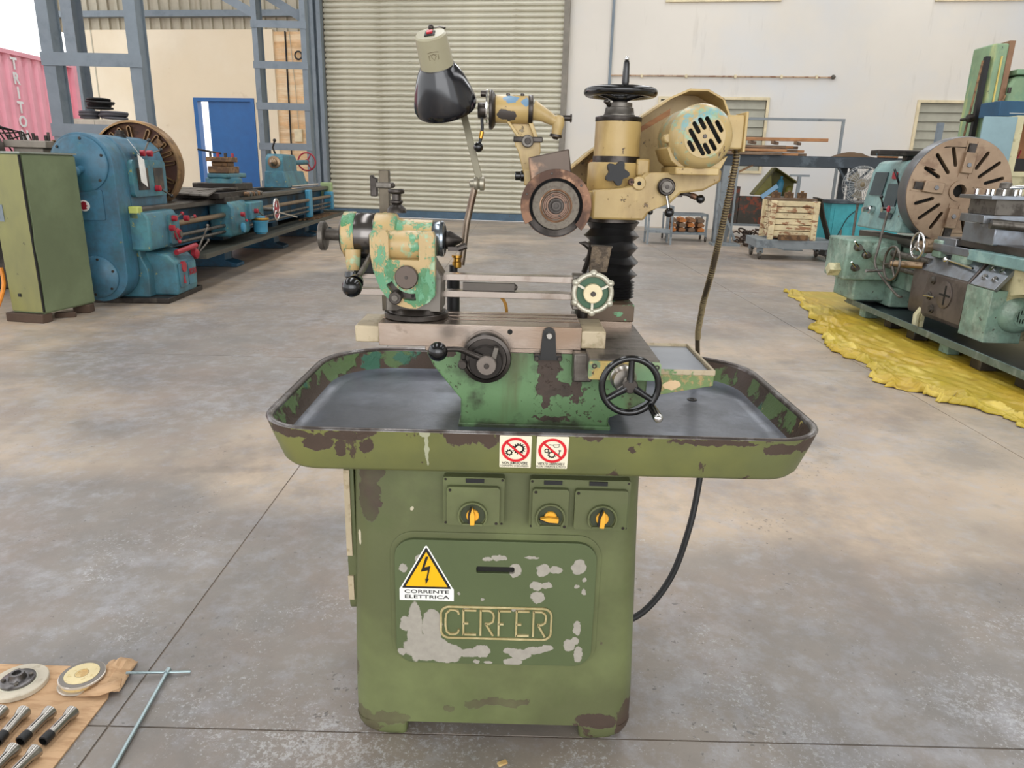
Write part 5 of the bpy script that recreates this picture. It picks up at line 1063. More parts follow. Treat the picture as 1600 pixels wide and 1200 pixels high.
for q4 in range(4):
    g = R(90 * q4 - 6); c_, s_ = math.cos(g), math.sin(g)
    ch_ = MB()
    for off in (-.05, .05): ch_.beam((FCx + .13 * c_ - off * s_, -.862, FCz + .13 * s_ + off * c_), (FCx + .48 * c_ - off * s_, -.862, FCz + .48 * s_ + off * c_), .012, .012)
    ch_.build('jaw_guide', m_fpf, f2)
    MB().obox((FCx + .27 * c_, -.88, FCz + .27 * s_), (.2, .05, .11), (0, -g, 0)).build('jaw', m_fpf, f2, .008)
    MB().bcyl((FCx + .25 * c_, -.905, FCz + .25 * s_), (FCx + .25 * c_, -.915, FCz + .25 * s_), .022, .003, 14).build('jaw_bolt', m_fps, f2)
    MB().obox((FCx + .41 * c_, -.865, FCz + .41 * s_), (.09, .03, .07), (0, -g, 0)).build('jaw_recess', m_darkst, f2)
bd = MB().box(.38, 1.1, -4.6, .6, .35, .86).build('bed', m_teal2, TL, .01)
MB().prism([(.30, .83), (.34, .83), (.34, .80), (.48, .80), (.48, .90), (.30, .90)], 'xz', -4.6, .55).box(.95, 1.12, -4.6, .55, .83, .90).build('bed_way', m_bed, TL, .004)
fb = MB().box(-.22, .36, -.45, .12, .42, .86).box(-.05, .36, -.35, .2, .18, .42).build('feed_gearbox', m_teal2, TL, .02)
MB().lathe((-.22, -.3, .52), (-1, 0, 0), [(0, .07), (.12, .07)], 4).build('square_shaft', m_oldcream, fb)
for (x, z) in ((-.12, .78), (-.02, .70), (-.12, .56)):
    MB().lathe((x, -.45, z), (0, -1, 0), [(0, .04), (.04, .04), (.05, .025), (.1, .025)], 16).build('knob', m_iron, fb)
    MB().cyl((x, -.53, z), (x - .08, -.56, z + .07), .009, n=8).build('knob_lever', m_chrome, fb)
MB().lathe((.15, -.45, .72), (0, -1, 0), [(0, .13), (.05, .12), (.07, .08), (.14, .08), (.16, .05)], 24).build('shaft_boss', m_teal2, fb)
for x, z, r_ in ((.2, .74, .035), (.2, .60, .028)): MB().cyl((x, -.4, z), (x, -1.4, z), r_, n=14).build('feed_rod', m_iron, TL)
MB().tube([(.1, -.55, 1.18), (.03, -.62, .80), (.0, -.70, .60), (.08, -1.05, .38), (.1, -1.15, .36)], .013, 8, 4).build('brake_lever', m_iron, TL)
MB().sph((.1, -.55, 1.19), .028, 12, (.7, .7, 1.5)).build('red_grip', m_redk, TL)
lg = MB()
bs = MB().box(.30, 1.1, -.5, .5, .14, .35).build('bed_leg', m_teal2, TL, .02); MB().box(.30, 1.1, -4.4, -3.4, .13, .35).build('bed_leg', m_teal2, TL, .02)
dt = MB().box(.02, 1.35, -4.8, .0, .115, .125).build('drip_tray', mat('dark_tray_steel', '343b45', .3, .5, [dict(c='20242a', s=3, t=.55, w=.08)]), TL)
MB().prism(rrect(0, 1.4, -4.85, -.05, .06), 'xy', .115, .175, (rrect(.02, 1.38, -4.83, -.07, .05),)).build('tray_rim', mat('worn_tray_rim', '5f6f6a', .4, .3, [dict(c='8a9490', s=8, t=.58, w=.05, k=.6), dict(c='3f4440', s=5, t=.58, w=.05, k=.6)]), dt, .004)
for i in range(8): MB().box(.06 + .03 * (i % 2), .2, -.5 - i * .55, -.35 - i * .55, .012, .115).build('support_block', m_oil if i % 3 else m_teal2, TL, .008)
# carriage with apron
ap = MB().prism([(.14, .27), (.16, .24), (.40, .24), (.40, .86), (.27, .86), (.14, .66)], 'xz', -2.18, -1.22).build('apron', m_plate, TL, .004)
MB().prism([(.136, .668), (.262, .858), (.268, .853), (.142, .662)], 'xz', -2.16, -1.24).build('sloping_sheet', m_sheet, ap)
MB().box(.134, .14, -2.16, -1.5, .28, .65).build('apron_plate', m_plate, ap, .002)
MB().lathe((.133, -1.85, .50), (-1, 0, 0), [(0, .125), (.008, .125), (.01, .12)], 32).build('joystick_disc', m_plate, ap)
MB().box(.118, .123, -1.955, -1.785, .49, .506).box(.118, .123, -1.88, -1.862, .41, .585).build('cross_slot', m_darkgap, ap)
for (y_, z) in ((-1.62, .60), (-1.60, .45), (-1.68, .34)):
    MB().lathe((.133, y_, z), (-1, 0, 0), [(0, .04), (.01, .04), (.012, .03), (.03, .028)], 18).build('apron_knob', m_iron, ap)
MB().cyl((.09, -1.58, .45), (.08, -1.78, .465), .008, n=8).build('knob_arm', m_chrome, ap)
MB().cyl((.18, -1.70, .80), (.16, -2.15, .78), .010, n=8).sph((.18, -1.68, .80), .03, 12).build('half_nut_lever', m_chrome, ap)
MB().box(.12, .42, -2.56, -2.19, .22, .65).build('apron_side_cover', m_teal2, TL, .004)
MB().prism([(.11, .66), (.26, .86), (.29, .84), (.14, .64)], 'xz', -2.58, -2.24).build('button_panel', m_sheet, TL, .004)
for (y_, k_) in ((-2.34, .35), (-2.34, .7), (-2.48, .35), (-2.48, .7)):
    p = Vector((.11 + .15 * k_, y_, .66 + .2 * k_)); d = Vector((-.8, 0, .6)); MB().ring(p, p + d * .012, .016, .027, 18).bcyl(p, p + d * .008, .014, .002, 14).build('push_button', m_chrome, TL)
MB().prism([(-2.35, .22), (-2.45, .22), (-2.50, .45), (-2.6, .62), (-2.8, .66), (-3.6, .66), (-3.6, .88), (-2.3, .88)], 'yz', .24, .95).build('cream_casting', m_oldcream, TL, .02)
ao = MB().lathe((.34, -2.66, .46), (0, 1, 0), [(0, .06), (.004, .08), (.02, .115), (.05, .14), (.08, .148), (.4, .148)], 36, cap=False).build('feed_motor', m_teal2, TL)
hl2 = [caps(.34 + .021 * k, .46, .055 - .004 * abs(k) ** 1.5, .006, R(90), 3) for k in (-3, -2, 2, 3)] + [caps(.34 + .021 * k, .46 + s_ * .035, .02, .006, R(90), 3) for k in (-1, 0, 1) for s_ in (-1, 1)]
MB().prism(circ(.34, .46, .078, 30), 'xz', -2.664, -2.655, hl2).build('vent_grille', m_teal2, ao)
MB().bcyl((.34, -2.62, .46), (.34, -2.61, .46), .09, .001, 24).build('vent_dark', m_darkgap, ao)
MB().box(.15, .18, -1.5, -1.42, .10, .30).tube([(.16, -1.46, .30), (.12, -1.46, .24), (.12, -1.47, .06)], .03, 8).build('tray_hook', m_oldcream, TL)
h1 = handwheel('cross_slide_handwheel', (.06, -1.36, .89), (-1, 0, 0), .12, .012, 3, .04, .02, m_chrome, TL, (90, 210, 330), .011)
MB().lathe((.06, -1.36, .89), (1, 0, 0), [(0, .05), (.05, .05), (.06, .07), (.13, .07), (.14, .05), (.3, .045)], 22).build('micrometer_collar', m_rod, h1)
h2 = handwheel('carriage_handwheel', (-.04, -1.12, .69), (-1, 0, 0), .165, .012, 3, .045, .02, m_iron, TL, (70, 190, 310), .012)
MB().cyl((-.04, -1.12, .69), (.16, -1.35, .70), .035, n=16).build('wheel_shaft', m_rod, h2)
MB().tube([(-.05, -.98, .60), (-.22, -.98, .59)], [.014, .018], 10).build('crank_grip', m_chrome, h2)
MB().box(.17, .9, -2.1, -1.4, .86, .93).box(.20, .42, -1.75, -1.42, .84, .99).build('saddle', m_sheet, TL, .006)
MB().box(.18, .30, -1.55, -1.4, .80, .96).build('saddle_block', m_teal2, TL, .01); MB().box(.18, .36, -2.0, -1.75, .79, .93).build('saddle_block', m_teal2, TL, .01)
MB().box(.15, 1.1, -3.1, -2.05, .84, .935).build('rear_saddle', m_teal, TL, .01)
MB().prism([(.22, .935), (1.0, .935), (1.0, 1.0), (.22, 1.0)], 'xz', -3.4, -1.7).build('cross_way', m_bed, TL, .004)
cp = MB().box(.18, .50, -2.32, -1.85, .99, 1.16).build('compound_slide', m_sheet, TL, .008)
MB().box(.05, .62, -2.35, -2.0, 1.17, 1.235).cyl((.3, -2.2, 1.13), (.3, -2.2, 1.2), .14, n=24).build('slide_plate', m_sheet, cp, .004)
MB().box(.12, .42, -2.36, -1.98, 1.235, 1.36).build('tool_block', m_iron, cp, .004)
MB().box(.04, .50, -2.42, -1.95, 1.36, 1.39).build('top_plate', m_sheet, cp, .003)
for i in range(10):
    x = .07 + .045 * i; MB().bcyl((x, -2.36 + .3 * (i % 2), 1.39), (x, -2.36 + .3 * (i % 2), 1.44), .017, .003, 8).build('tool_screw', m_chrome, cp)
MB().lathe((.26, -2.2, 1.39), (0, 0, 1), [(0, .06), (.05, .06), (.06, .045), (.1, .045), (.11, .0)], 20).build('turret_hub', m_iron, cp)
MB().cyl((.26, -2.22, 1.45), (.70, -2.45, 1.50), .016, n=10).build('turret_handle', m_chrome, cp)
MB().cyl((.10, -2.37, 1.17), (.55, -2.45, 1.14), .04, n=16).build('slide_screw', m_iron, cp)
handwheel('compound_handwheel', (.58, -2.50, 1.14), (-.3, -1, 0), .085, .011, 3, .04, .02, mat('cream_wheel', 'ded6b4', .4), cp, (90, 210, 330), .014)

# yellow plastic sheet under it: crumpled, ruffled edge
edge = [(3.62, 9.75), (3.50, 8.6), (3.16, 7.5), (2.97, 6.75), (2.88, 6.2), (2.98, 5.9), (2.80, 5.45), (2.86, 5.15), (3.02, 5.02), (3.02, 4.85), (3.18, 4.7), (3.26, 4.4), (3.28, 3.9), (3.34, 3.2)]
def cat(P_, t):
    i = min(int(t), len(P_) - 2); f = t - i; a, b_, c, d = [Vector(P_[max(0, min(len(P_) - 1, j))]) for j in (i - 1, i, i + 1, i + 2)]
    return .5 * ((2 * b_) + (c - a) * f + (2 * a - 5 * b_ + 4 * c - d) * f * f + (3 * b_ - 3 * c + d - a) * f ** 3)
NU, NV = 300, 84; vs = []
for i in range(NU + 1):
    t = i / NU * (len(edge) - 1); e = cat(edge, t); e.x += .10 * noise.noise(Vector((t * 2.4, 0, 5))) + .04 * noise.noise(Vector((t * 7, 0, 9)))
    for j in range(NV + 1):
        q = (j / NV) ** 1.5; x = e.x + q * 1.6; y = e.y
        nr = math.exp(-q * 1.75 / .45)
        w1_ = 1 - abs(noise.noise(Vector((x * 3.2 + y * .9, y * 1.1 - x * 1.5, 1)))) * 2.6
        w2_ = 1 - abs(noise.noise(Vector((x * 7 + 3 + y, y * 2.2, 4)))) * 2.4
        w3_ = noise.noise(Vector((x * 15 + y * 3, y * 4, 8)))
        z = .005 + .035 * nr * max(0, w1_) ** 2 + .038 * (nr + .15) * max(0, w2_) ** 3 + .014 * max(0, 1 - abs(w3_) * 4) * (nr + .25)
        z *= min(1, .15 + j / 5) if j < 5 else 1
        z = min(z, .11) if x < 3.8 else min(z, .010 + .002 * w3_)
        vs.append((x + .05 * nr * noise.noise(Vector((x * 5, y * 5, 2))), y + .05 * nr * noise.noise(Vector((x * 5, y * 5, 7))), max(.004, z)))
fs = [(i * (NV + 1) + j, (i + 1) * (NV + 1) + j, (i + 1) * (NV + 1) + j + 1, i * (NV + 1) + j + 1) for i in range(NU) for j in range(NV)]
tp = MB().add(vs, fs).build('plastic_sheet', mat('yellow_plastic_sheet', 'bb9c30', .42, 0, [dict(c='a89a2e', s=1.6, t=.5, w=.1, k=.6), dict(c='8a6a1c', s=7, t=.62, w=.04, k=.45), dict(c='e6cf6a', s=3, st=(2, .6, 1), t=.6, w=.06, k=.5)], bump=1.5, bscale=25, var=.08), None, ang=80)
s_ = tp.modifiers.new('thick', 'SOLIDIFY'); s_.thickness = .002; s_.offset = 1
tag(tp, 'crumpled yellow plastic sheet spread on the floor under the teal lathe', 'plastic sheet')
# ================================================================ right background
m_bgrey = mat('bench_dark_steel', '3d444a', .5, .3, [dict(c='5f6a72', s=3, t=.6, w=.05, k=.6)], var=.1)
m_lgrey = mat('light_blue_grey_frame', '82898c', .5, 0, [dict(c='5a6166', s=6, t=.62, w=.05, k=.7)], var=.08)
rk = thing('steel_bench', 'long dark steel bench against the white wall, loaded with timber planks', 'workbench', (6.3, 16.8, 0), R(-6))
MB().box(-2.2, 2.3, -.35, .45, 1.90, 1.93).build('bench_top', m_bgrey, rk)
MB().box(-2.2, 2.3, -.36, -.32, 1.70, 1.90).box(-2.2, 2.3, .42, .46, 1.70, 1.90).box(-2.2, 2.3, -.32, .42, 1.80, 1.83).build('bench_beam', m_bgrey, rk, .004)
for x in (-1.65, 1.05):
    for y in (-.3, .35): MB().box(x - .07, x + .07, y - .05, y + .05, 0, 1.72).build('leg', m_lgrey if x < 0 else m_bgrey, rk, .004)
MB().beam((1.0, -.33, 1.30), (.72, -.33, 1.70), .04, .04).build('brace', m_bgrey, rk); MB().beam((1.1, -.33, 1.38), (1.4, -.33, 1.70), .04, .04).build('brace', m_bgrey, rk)
MB().beam((-1.6, -.34, 1.45), (-1.1, -.34, 1.72), .04, .04).build('brace', m_rusty, rk)
def plank(name, lb, p, size, rz, m_, ry=0, cat='timber', grp=None):
    t = thing(name, lb, cat, p, rz, grp); MB().obox((0, 0, size[2] / 2), size, (0, ry, 0)).build('board', m_, t, .006); return t
RT = Vector((6.3, 16.8, 1.93))
m_wood2 = mat('grey_old_timber', '7d6753', .8, 0, [dict(c='4a3b2d', s=8, st=(.4, 1, 1), t=.55, w=.1, k=.6)])
random.seed(3); m_lwood = mat('pale_orange_timber', 'b58358', .75, 0, [dict(c='6f4a2e', s=6, st=(.3, 1, 1), t=.55, w=.1, k=.6)])
for i in range(9):
    x = -1.3 + .30 * (i % 3) + random.uniform(-.1, .1); y = -.25 + .12 * (i % 3) + .02 * i; z = .075 * (i // 3)
    plank('timber_plank', ['brown timber plank in the bottom layer on the left half of the steel bench', 'brown timber plank in the middle layer on the left half of the steel bench', 'brown timber plank in the upper layer on the left half of the steel bench'][i // 3],
          RT + Vector((x, y, z + .002)), (1.3 + random.uniform(0, .5), .13, .055), R(-6) + random.uniform(-.06, .06), m_lwood if i % 2 else m_wood2, 0, 'timber', 'planks piled on the bench')['label'] = ['left', 'middle', 'right'][i % 3] + ' brown plank in the ' + ['bottom', 'middle', 'upper'][i // 3] + ' layer on the left of the steel bench'
plank('timber_pole', 'long pale timber pole lying across the top of the plank pile', RT + Vector((-.65, -.2, .30)), (2.1, .08, .07), R(-8), m_lwood)
for i in range(3):
    t = thing('timber_bearer', 'short bearer lying crosswise under the long pale pole on the planks', 'timber', RT + Vector((-1.15 + .5 * i, -.05, .236)), R(60), 'bearers under the pale pole'); t['label'] = ['left', 'middle', 'right'][i] + ' short bearer lying crosswise under the long pale pole'; MB().box(-.28, .28, -.03, .03, 0, .06).build('board', m_wood2, t)
t = MB(); 
vs = []
for i in range(25):
    for j in range(7):
        x = i / 24; y = j / 6; z = .11 * math.sin(math.pi * x) * math.sin(math.pi * y) * (1 + .5 * noise.noise(Vector((x * 6, y * 4, 2))))
        vs.append((6.9 + x * .9, 16.45 + y * .45, 1.935 + max(0, z)))
o = MB().add(vs, [(i * 7 + j, (i + 1) * 7 + j, (i + 1) * 7 + j + 1, i * 7 + j + 1) for i in range(24) for j in range(6)]).build('sackcloth', mat('brown_sacking', '5b4630', .9)); tag(o, 'crumpled brown sacking lying on the right part of the steel bench', 'cloth')
for i, (x, y, lb) in enumerate(((8.05, 16.5, 'short orange offcut at the right end of the steel bench'), (7.95, 16.28, 'short brown offcut beside the sacking on the steel bench'))): plank('timber_offcut', lb, (x, y, 1.932), (.4, .09, .04), R(-12), m_wood)
ff = thing('tube_gantry', 'thin grey square-tube frame standing behind the steel bench', 'frame', (6.5, 18.4, 0), R(-6))
MB().box(1.22, 1.28, 0, .06, 0, 2.84).build('post', m_lgrey, ff); MB().box(-1.2, -1.14, 0, .06, 0, 2.84).build('post', m_lgrey, ff); MB().box(-1.14, 1.22, 0, .06, 2.78, 2.84).build('top_rail', m_lgrey, ff)
pp = MB().box(8.0, 8.1, 14.6, 14.68, 0, 2.55).box(7.95, 8.15, 14.55, 14.73, 0, .02).build('square_post', m_steelblue); tag(pp, 'slim blue-grey square post standing left of the right-hand louvre window', 'post')

# wheeled stands with firewood
def stand(name, lb, x, y, w, d, h, rz, wheels=False, shelf=None):
    t = thing(name, lb, 'stand', (x, y, 0), rz); r = .022; z0 = .1 if wheels else 0
    for sx in (-1, 1):
        for sy in (-1, 1): MB().box(sx * w / 2 - r, sx * w / 2 + r, sy * d / 2 - r, sy * d / 2 + r, z0, h).build('leg', m_lgrey, t)
    for z in [h - .05] + ([shelf] if shelf else []):
        f = MB(); f.box(-w / 2, w / 2, -d / 2 - r, -d / 2 + r, z, z + .05).box(-w / 2, w / 2, d / 2 - r, d / 2 + r, z, z + .05).box(-w / 2 - r, -w / 2 + r, -d / 2, d / 2, z, z + .05).box(w / 2 - r, w / 2 + r, -d / 2, d / 2, z, z + .05)
        f.build('frame', m_lgrey, t)
    if shelf: MB().box(-w / 2, w / 2, -d / 2, d / 2, shelf + .05, shelf + .06).build('shelf', m_lgrey, t)
    if wheels:
        for sx in (-1, 1):
            for sy in (-1, 1):
                MB().bcyl((sx * w / 2 - .02, sy * d / 2, .06), (sx * w / 2 + .02, sy * d / 2, .06), .06, .008, 18).build('castor', m_iron, t)
    return t
stand('steel_stand', 'low light blue-grey steel stand right behind the grinder column', 3.15, 16.3, .5, .6, .82, R(-4), shelf=.25)
stand('steel_stand', 'taller light blue-grey stand holding firewood, left of the bench leg', 3.95, 17.3, .9, .7, .62, R(-4), True, shelf=.15)
t = thing('a_frame_trestle', 'blue-grey trestle with a diagonal strut beside the bench leg', 'trestle', (4.62, 16.2, 0), R(-4))
MB().box(-.25, -.2, 0, .05, 0, 1.35).build('post', m_lgrey, t); MB().beam((-.2, .02, .95), (.22, .02, .12), .05, .05).build('strut', m_lgrey, t); MB().box(-.3, .3, -.2, .25, .0, .05).build('foot', m_lgrey, t); MB().box(.1, .14, 0, .04, 0.05, 1.9).build('post', m_lgrey, t)
random.seed(5)
m_fire = mat('orange_split_wood', 'c77a3a', .8, 0, [dict(c='6a4528', s=9, t=.52, w=.08, k=.7)])
for i in range(12):
    x = 3.62 + .215 * (i % 4); z = .222 + .105 * (i // 4)
    t = thing('firewood_billet', ['split firewood billet in the bottom row on the wheeled stand', 'split firewood billet in the middle row on the wheeled stand', 'split firewood billet in the top row on the wheeled stand'][i // 4], 'firewood', (x, 17.2, z), R(-4) + random.uniform(-.03, .03), 'split firewood on the wheeled stand')
    t['label'] = ['leftmost', 'second', 'third', 'rightmost'][i % 4] + ' split billet of the ' + ['bottom', 'middle', 'top'][i // 4] + ' firewood row on the wheeled stand'
    MB().prism([(-.07, 0), (.07, 0), (.085, .05), (.02, .1), (-.06, .08)], 'xz', -.28, .28).build('billet', m_fire if i % 3 == 0 else (m_wood if i % 3 == 1 else m_wood2), t)

# rusty box with tilted green bin, scrap, crate on trolley
rb = thing('rusty_steel_box', 'dark steel box with rust-red stains on a low rack under the bench', 'box', (5.75, 17.3, 0), R(-6))
m_rbox = mat('rust_stained_box', '4c463e', .6, .3, [dict(c='8a4630', s=5, t=.56, w=.03, k=.8), dict(c='2c2824', s=3, t=.6, w=.05)])
MB().box(-.60, .65, -.3, .3, .42, .44).box(-.60, .65, -.32, -.3, .42, 1.03).box(-.60, .65, .3, .32, .42, 1.03).box(-.62, -.60, -.32, .32, .42, 1.03).box(.65, .67, -.32, .32, .42, 1.03).build('box', m_rbox, rb)
MB().box(-.9, .6, -.38, -.34, .38, .43).box(-.9, .6, .3, .34, .38, .43).build('rack_rail', m_lgrey, rb)
for x in (-.85, .55):
    for y in (-.36, .32): MB().box(x - .03, x + .03, y - .03, y + .03, 0, .43).build('rack_leg', m_lgrey, rb)
MB().box(-.95, -.62, -.3, .2, .43, 1.25).build('side_bin', m_rbox, rb, .01)
gbn = thing('green_metal_bin', 'olive green sheet metal bin tipped at an angle in the rusty box', 'bin', (5.9, 17.25, 1.055), R(-6))
pb_ = [(-.45, .02), (-.02, .62), (.52, .30), (.50, -.02)]
m_olv = mat('olive_bin_paint', '7a7430', .45, 0, [dict(c='4c4a2a', s=5, t=.58, w=.05, k=.7)])
MB().prism(pb_, 'xz', .24, .26).prism(band([(-.45, .02), (-.02, .62), (.52, .30)], .02), 'xz', -.22, .26).build('bin_shell', m_olv, gbn)
MB().prism([(-.45, .02), (-.12, .48), (-.05, .0)], 'xz', -.22, -.2).build('bin_end', m_olv, gbn)
t = thing('blue_gas_bottle', 'small blue bottle leaning in the green bin', 'bottle', (5.98, 17.1, 1.06)); MB().lathe((0, 0, 0), (.1, 0, 1), [(0, .07), (.02, .08), (.30, .08), (.36, .05), (.38, .03), (.44, .03)], 18).build('bottle_body', m_bluelight, t)
t = thing('pale_blue_board', 'pale blue strip of sheet leaning across the rusty box', 'sheet', (5.72, 16.92, 1.04)); MB().obox((0, 0, .12), (.42, .02, .1), (0, R(-38), 0)).build('sheet', mat('pale_blue', '8fb8d8', .5), t)
t = thing('olive_cylinder', 'small olive cylinder beside the blue bottle in the green bin', 'container', (6.22, 17.1, 1.04)); MB().lathe((0, 0, 0), (0, 0, 1), [(0, .08), (.2, .08), (.24, .05), (.26, .0)], 16).build('cylinder', m_olv, t)
sc = thing('t_bar_stand', 'grey steel T-shaped roller stand behind the crate', 'stand', (5.86, 15.6, 0)); MB().box(-.03, .03, -.03, .03, .02, 1.50).build('post', m_lgrey, sc); MB().box(-.2, .2, -.03, .03, 1.50, 1.54).build('cross_bar', m_lgrey, sc); MB().box(-.2, .2, -.2, .2, 0, .02).build('foot', m_lgrey, sc)
random.seed(11)
sp_ = MB()
for i in range(60):
    p = Vector((5.0 + random.random() * .95, 15.9 + random.random() * .9, .03 + random.random() * .28)); d = Vector((random.uniform(-1, 1), random.uniform(-1, 1), random.uniform(-.3, .3))).normalized() * random.uniform(.08, .25)
    d.z = max(d.z, -p.z + .02)
    if i % 3: sp_.tube([p - d * .5 + Vector((0, 0, .02)), p + Vector((0, 0, .05)), p + d * .5], .018, 6)
    else: sp_.torus(p, (random.random(), random.random(), 1), .09, .02, 14, 5)
o = sp_.build('scrap_iron_heap', mat('scrap_iron', '453a33', .6, .4, [dict(c='6d5544', s=9, t=.55, w=.05)])); o['kind'] = 'stuff'; tag(o, 'heap of rusty chain and scrap iron on the floor beneath the rusty box', 'scrap')
tr_ = thing('platform_trolley', 'low blue-grey platform trolley carrying the white slatted crate', 'trolley', (5.22, 13.95, 0), R(-6))
MB().box(-.72, .72, -.5, .5, .33, .37).box(-.72, .72, -.5, -.46, .22, .33).box(-.72, .72, .46, .5, .22, .33).box(-.72, -.68, -.46, .46, .22, .33).box(.68, .72, -.46, .46, .22, .33).build('platform', m_lgrey, tr_, .004)
for sx in (-1, 1):
    for sy in (-1, 1):
        MB().box(sx * .62 - .05, sx * .62 + .05, sy * .38 - .05, sy * .38 + .05, .12, .24).build('castor_fork', m_lgrey, tr_); MB().bcyl((sx * .62 - .025, sy * .38, .085), (sx * .62 + .025, sy * .38, .085), .085, .01, 20).build('castor', m_iron, tr_)
MB().tube([(.66, -.5, .3), (.72, -.62, .02 + .05), (.70, -.62, .6)], .018, 8).build('tow_bar', m_iron, tr_)
m_crt = mat('peeling_cream_crate_paint', 'd9c8a0', .7, 0, [dict(c='8a5434', s=9, st=(.6, 1, 1.6), t=.56, w=.03, k=.85)], bump=.8, bscale=30)
crt = thing('slatted_crate', 'peeling cream wooden crate of thick horizontal slats on the trolley', 'crate', (5.12, 13.9, .372), R(-6))
for k in range(6):
    for (a, b__, c, d) in ((-.36, .36, -.33, -.29), (-.36, .36, .29, .33), (.34, .38, -.3, .3), (-.38, -.34, -.3, .3)): MB().box(a, b__, c, d, .06 + .108 * k, .155 + .108 * k).build('slat', m_crt, crt, .006)
for (x, y) in ((-.38, -.35), (.38, -.35), (-.38, .35), (.38, .35)): MB().box(x - .05, x + .05, y - .035, y + .035, 0, .70).build('corner_post', m_crt, crt, .008)
MB().box(-.36, .36, -.3, .3, .03, .06).build('bottom', m_crt, crt)
o = MB().box(-.28, .25, -.46, -.40, .375, .47).build('rusty_bar', m_rusty, None); o.location = (5.1, 13.9, 0); tag(o, 'rusty flat bar lying on the trolley in front of the crate', 'bar')
bt = thing('machine_belt', 'wide dark drive belt draped over the right side of the crate', 'belt', (5.6, 13.8, .372))
MB().prism(band([(-.10, .76), (.0, .74), (.08, .45), (.22, .12), (.26, .012)], .025), 'xz', -.15, .05).build('belt', mat('dark_belt', '35302a', .7), bt)
for i in range(3):
    o = MB().obox((0, 0, .05), (.14, .1, .1), (0, 0, .2)).bcyl((0, 0, .1), (0, 0, .13), .03, .005, 10).build('iron_fitting', m_rusty, None, .01); o.location = (4.83 + .26 * i, 13.9 + .05 * i, 1.113 if False else 1.112); tag(o, ['left', 'middle', 'right'][i] + ' small rusty iron fitting on the board covering the crate', 'fitting', 'fittings on the crate')
    if i == 0: pass
    MBX = None
o = MB().box(4.72, 5.5, 13.62, 14.2, 1.075, 1.111).build('crate_lid', m_wood2, None); tag(o, 'grey board lying across the top of the cream crate', 'board')

# turquoise cabinet bench, fan
tc_ = thing('turquoise_bench', 'turquoise sheet metal workbench with a dark top, left of the fan', 'workbench', (6.72, 14.65, 0), R(-4))
m_turq = mat('turquoise_paint', '3fa6b0', .45, 0, [dict(c='2d7d88', s=4, t=.6, w=.06, k=.6)])
MB().box(-.62, .7, -.35, .35, .12, 1.02).build('body', m_turq, tc_, .01); MB().box(-.68, .75, -.4, .4, 1.02, 1.08).build('top', m_bgrey, tc_, .004); MB().box(-.6, .68, -.32, .32, 0, .12).build('plinth', m_blackm, tc_)
MB().prism(rrect(-.55, .0, .2, .95, .02), 'xz', -.362, -.35).build('door', m_turq, tc_, .003)
MB().tube([(-.15, -.37, .9), (-.3, -.38, .75), (-.42, -.375, .45), (-.5, -.37, .3)], .008, 6, 4).build('hanging_cable', m_blackm, tc_)
fn = thing('pedestal_fan', 'grey wire-guard pedestal fan beside the teal lathe headstock', 'fan', (5.64, 12.3, 0), R(-15))
MB().lathe((0, 0, 0), (0, 0, 1), [(0, .22), (.03, .22), (.05, .05), (.06, .02), (1.2, .02)], 24).build('stand', m_iron, fn)
cg = MB()
for k in range(28):
    g = 2 * math.pi * k / 28; cg.tube([(.04 * math.cos(g), -.16, 1.40 + .04 * math.sin(g)), (.16 * math.cos(g), -.17, 1.40 + .16 * math.sin(g)), (.265 * math.cos(g), -.13, 1.40 + .265 * math.sin(g)), (.29 * math.cos(g), -.06, 1.40 + .29 * math.sin(g)), (.26 * math.cos(g), .0, 1.40 + .26 * math.sin(g)), (.1 * math.cos(g), .03, 1.40 + .1 * math.sin(g))], .0035, 5)
for rr_, y in ((.29, -.06), (.20, -.155), (.10, -.168), (.27, -.125)): cg.torus((0, y, 1.40), (0, 1, 0), rr_, .005, 40, 5)
cgo = cg.build('wire_guard', mat('fan_wire', 'a5a7a6', .35, .6), fn); cgo['kind'] = 'stuff'
for k in range(3):
    g = 2.1 * k + .4; pl = [Vector((math.cos(g + a) * r_, -.06 + .05 * a, math.sin(g + a) * r_ + 1.40)) for r_, a in ((.05, -.3), (.23, -.55), (.25, .3), (.05, .4))]
    MB().add([*pl, *[p + Vector((0, .006, 0)) for p in pl]], [(0, 1, 2, 3), (4, 5, 6, 7), (0, 1, 5, 4), (1, 2, 6, 5), (2, 3, 7, 6), (3, 0, 4, 7)]).build('blade', mat('fan_blade_%d' % k, '8f8a7d', .4, .4), fn)
MB().lathe((0, .08, 1.40), (0, -1, 0), [(0, .07), (.02, .09), (.16, .09), (.20, .05), (.22, .0)], 22).build('motor_housing', mat('fan_motor', '8d7f66', .5), fn)
MB().tube([(0, .0, 1.2), (-.02, .06, 1.28), (0, .06, 1.34)], .035, 10).build('neck', MATS['fan_motor'], fn)

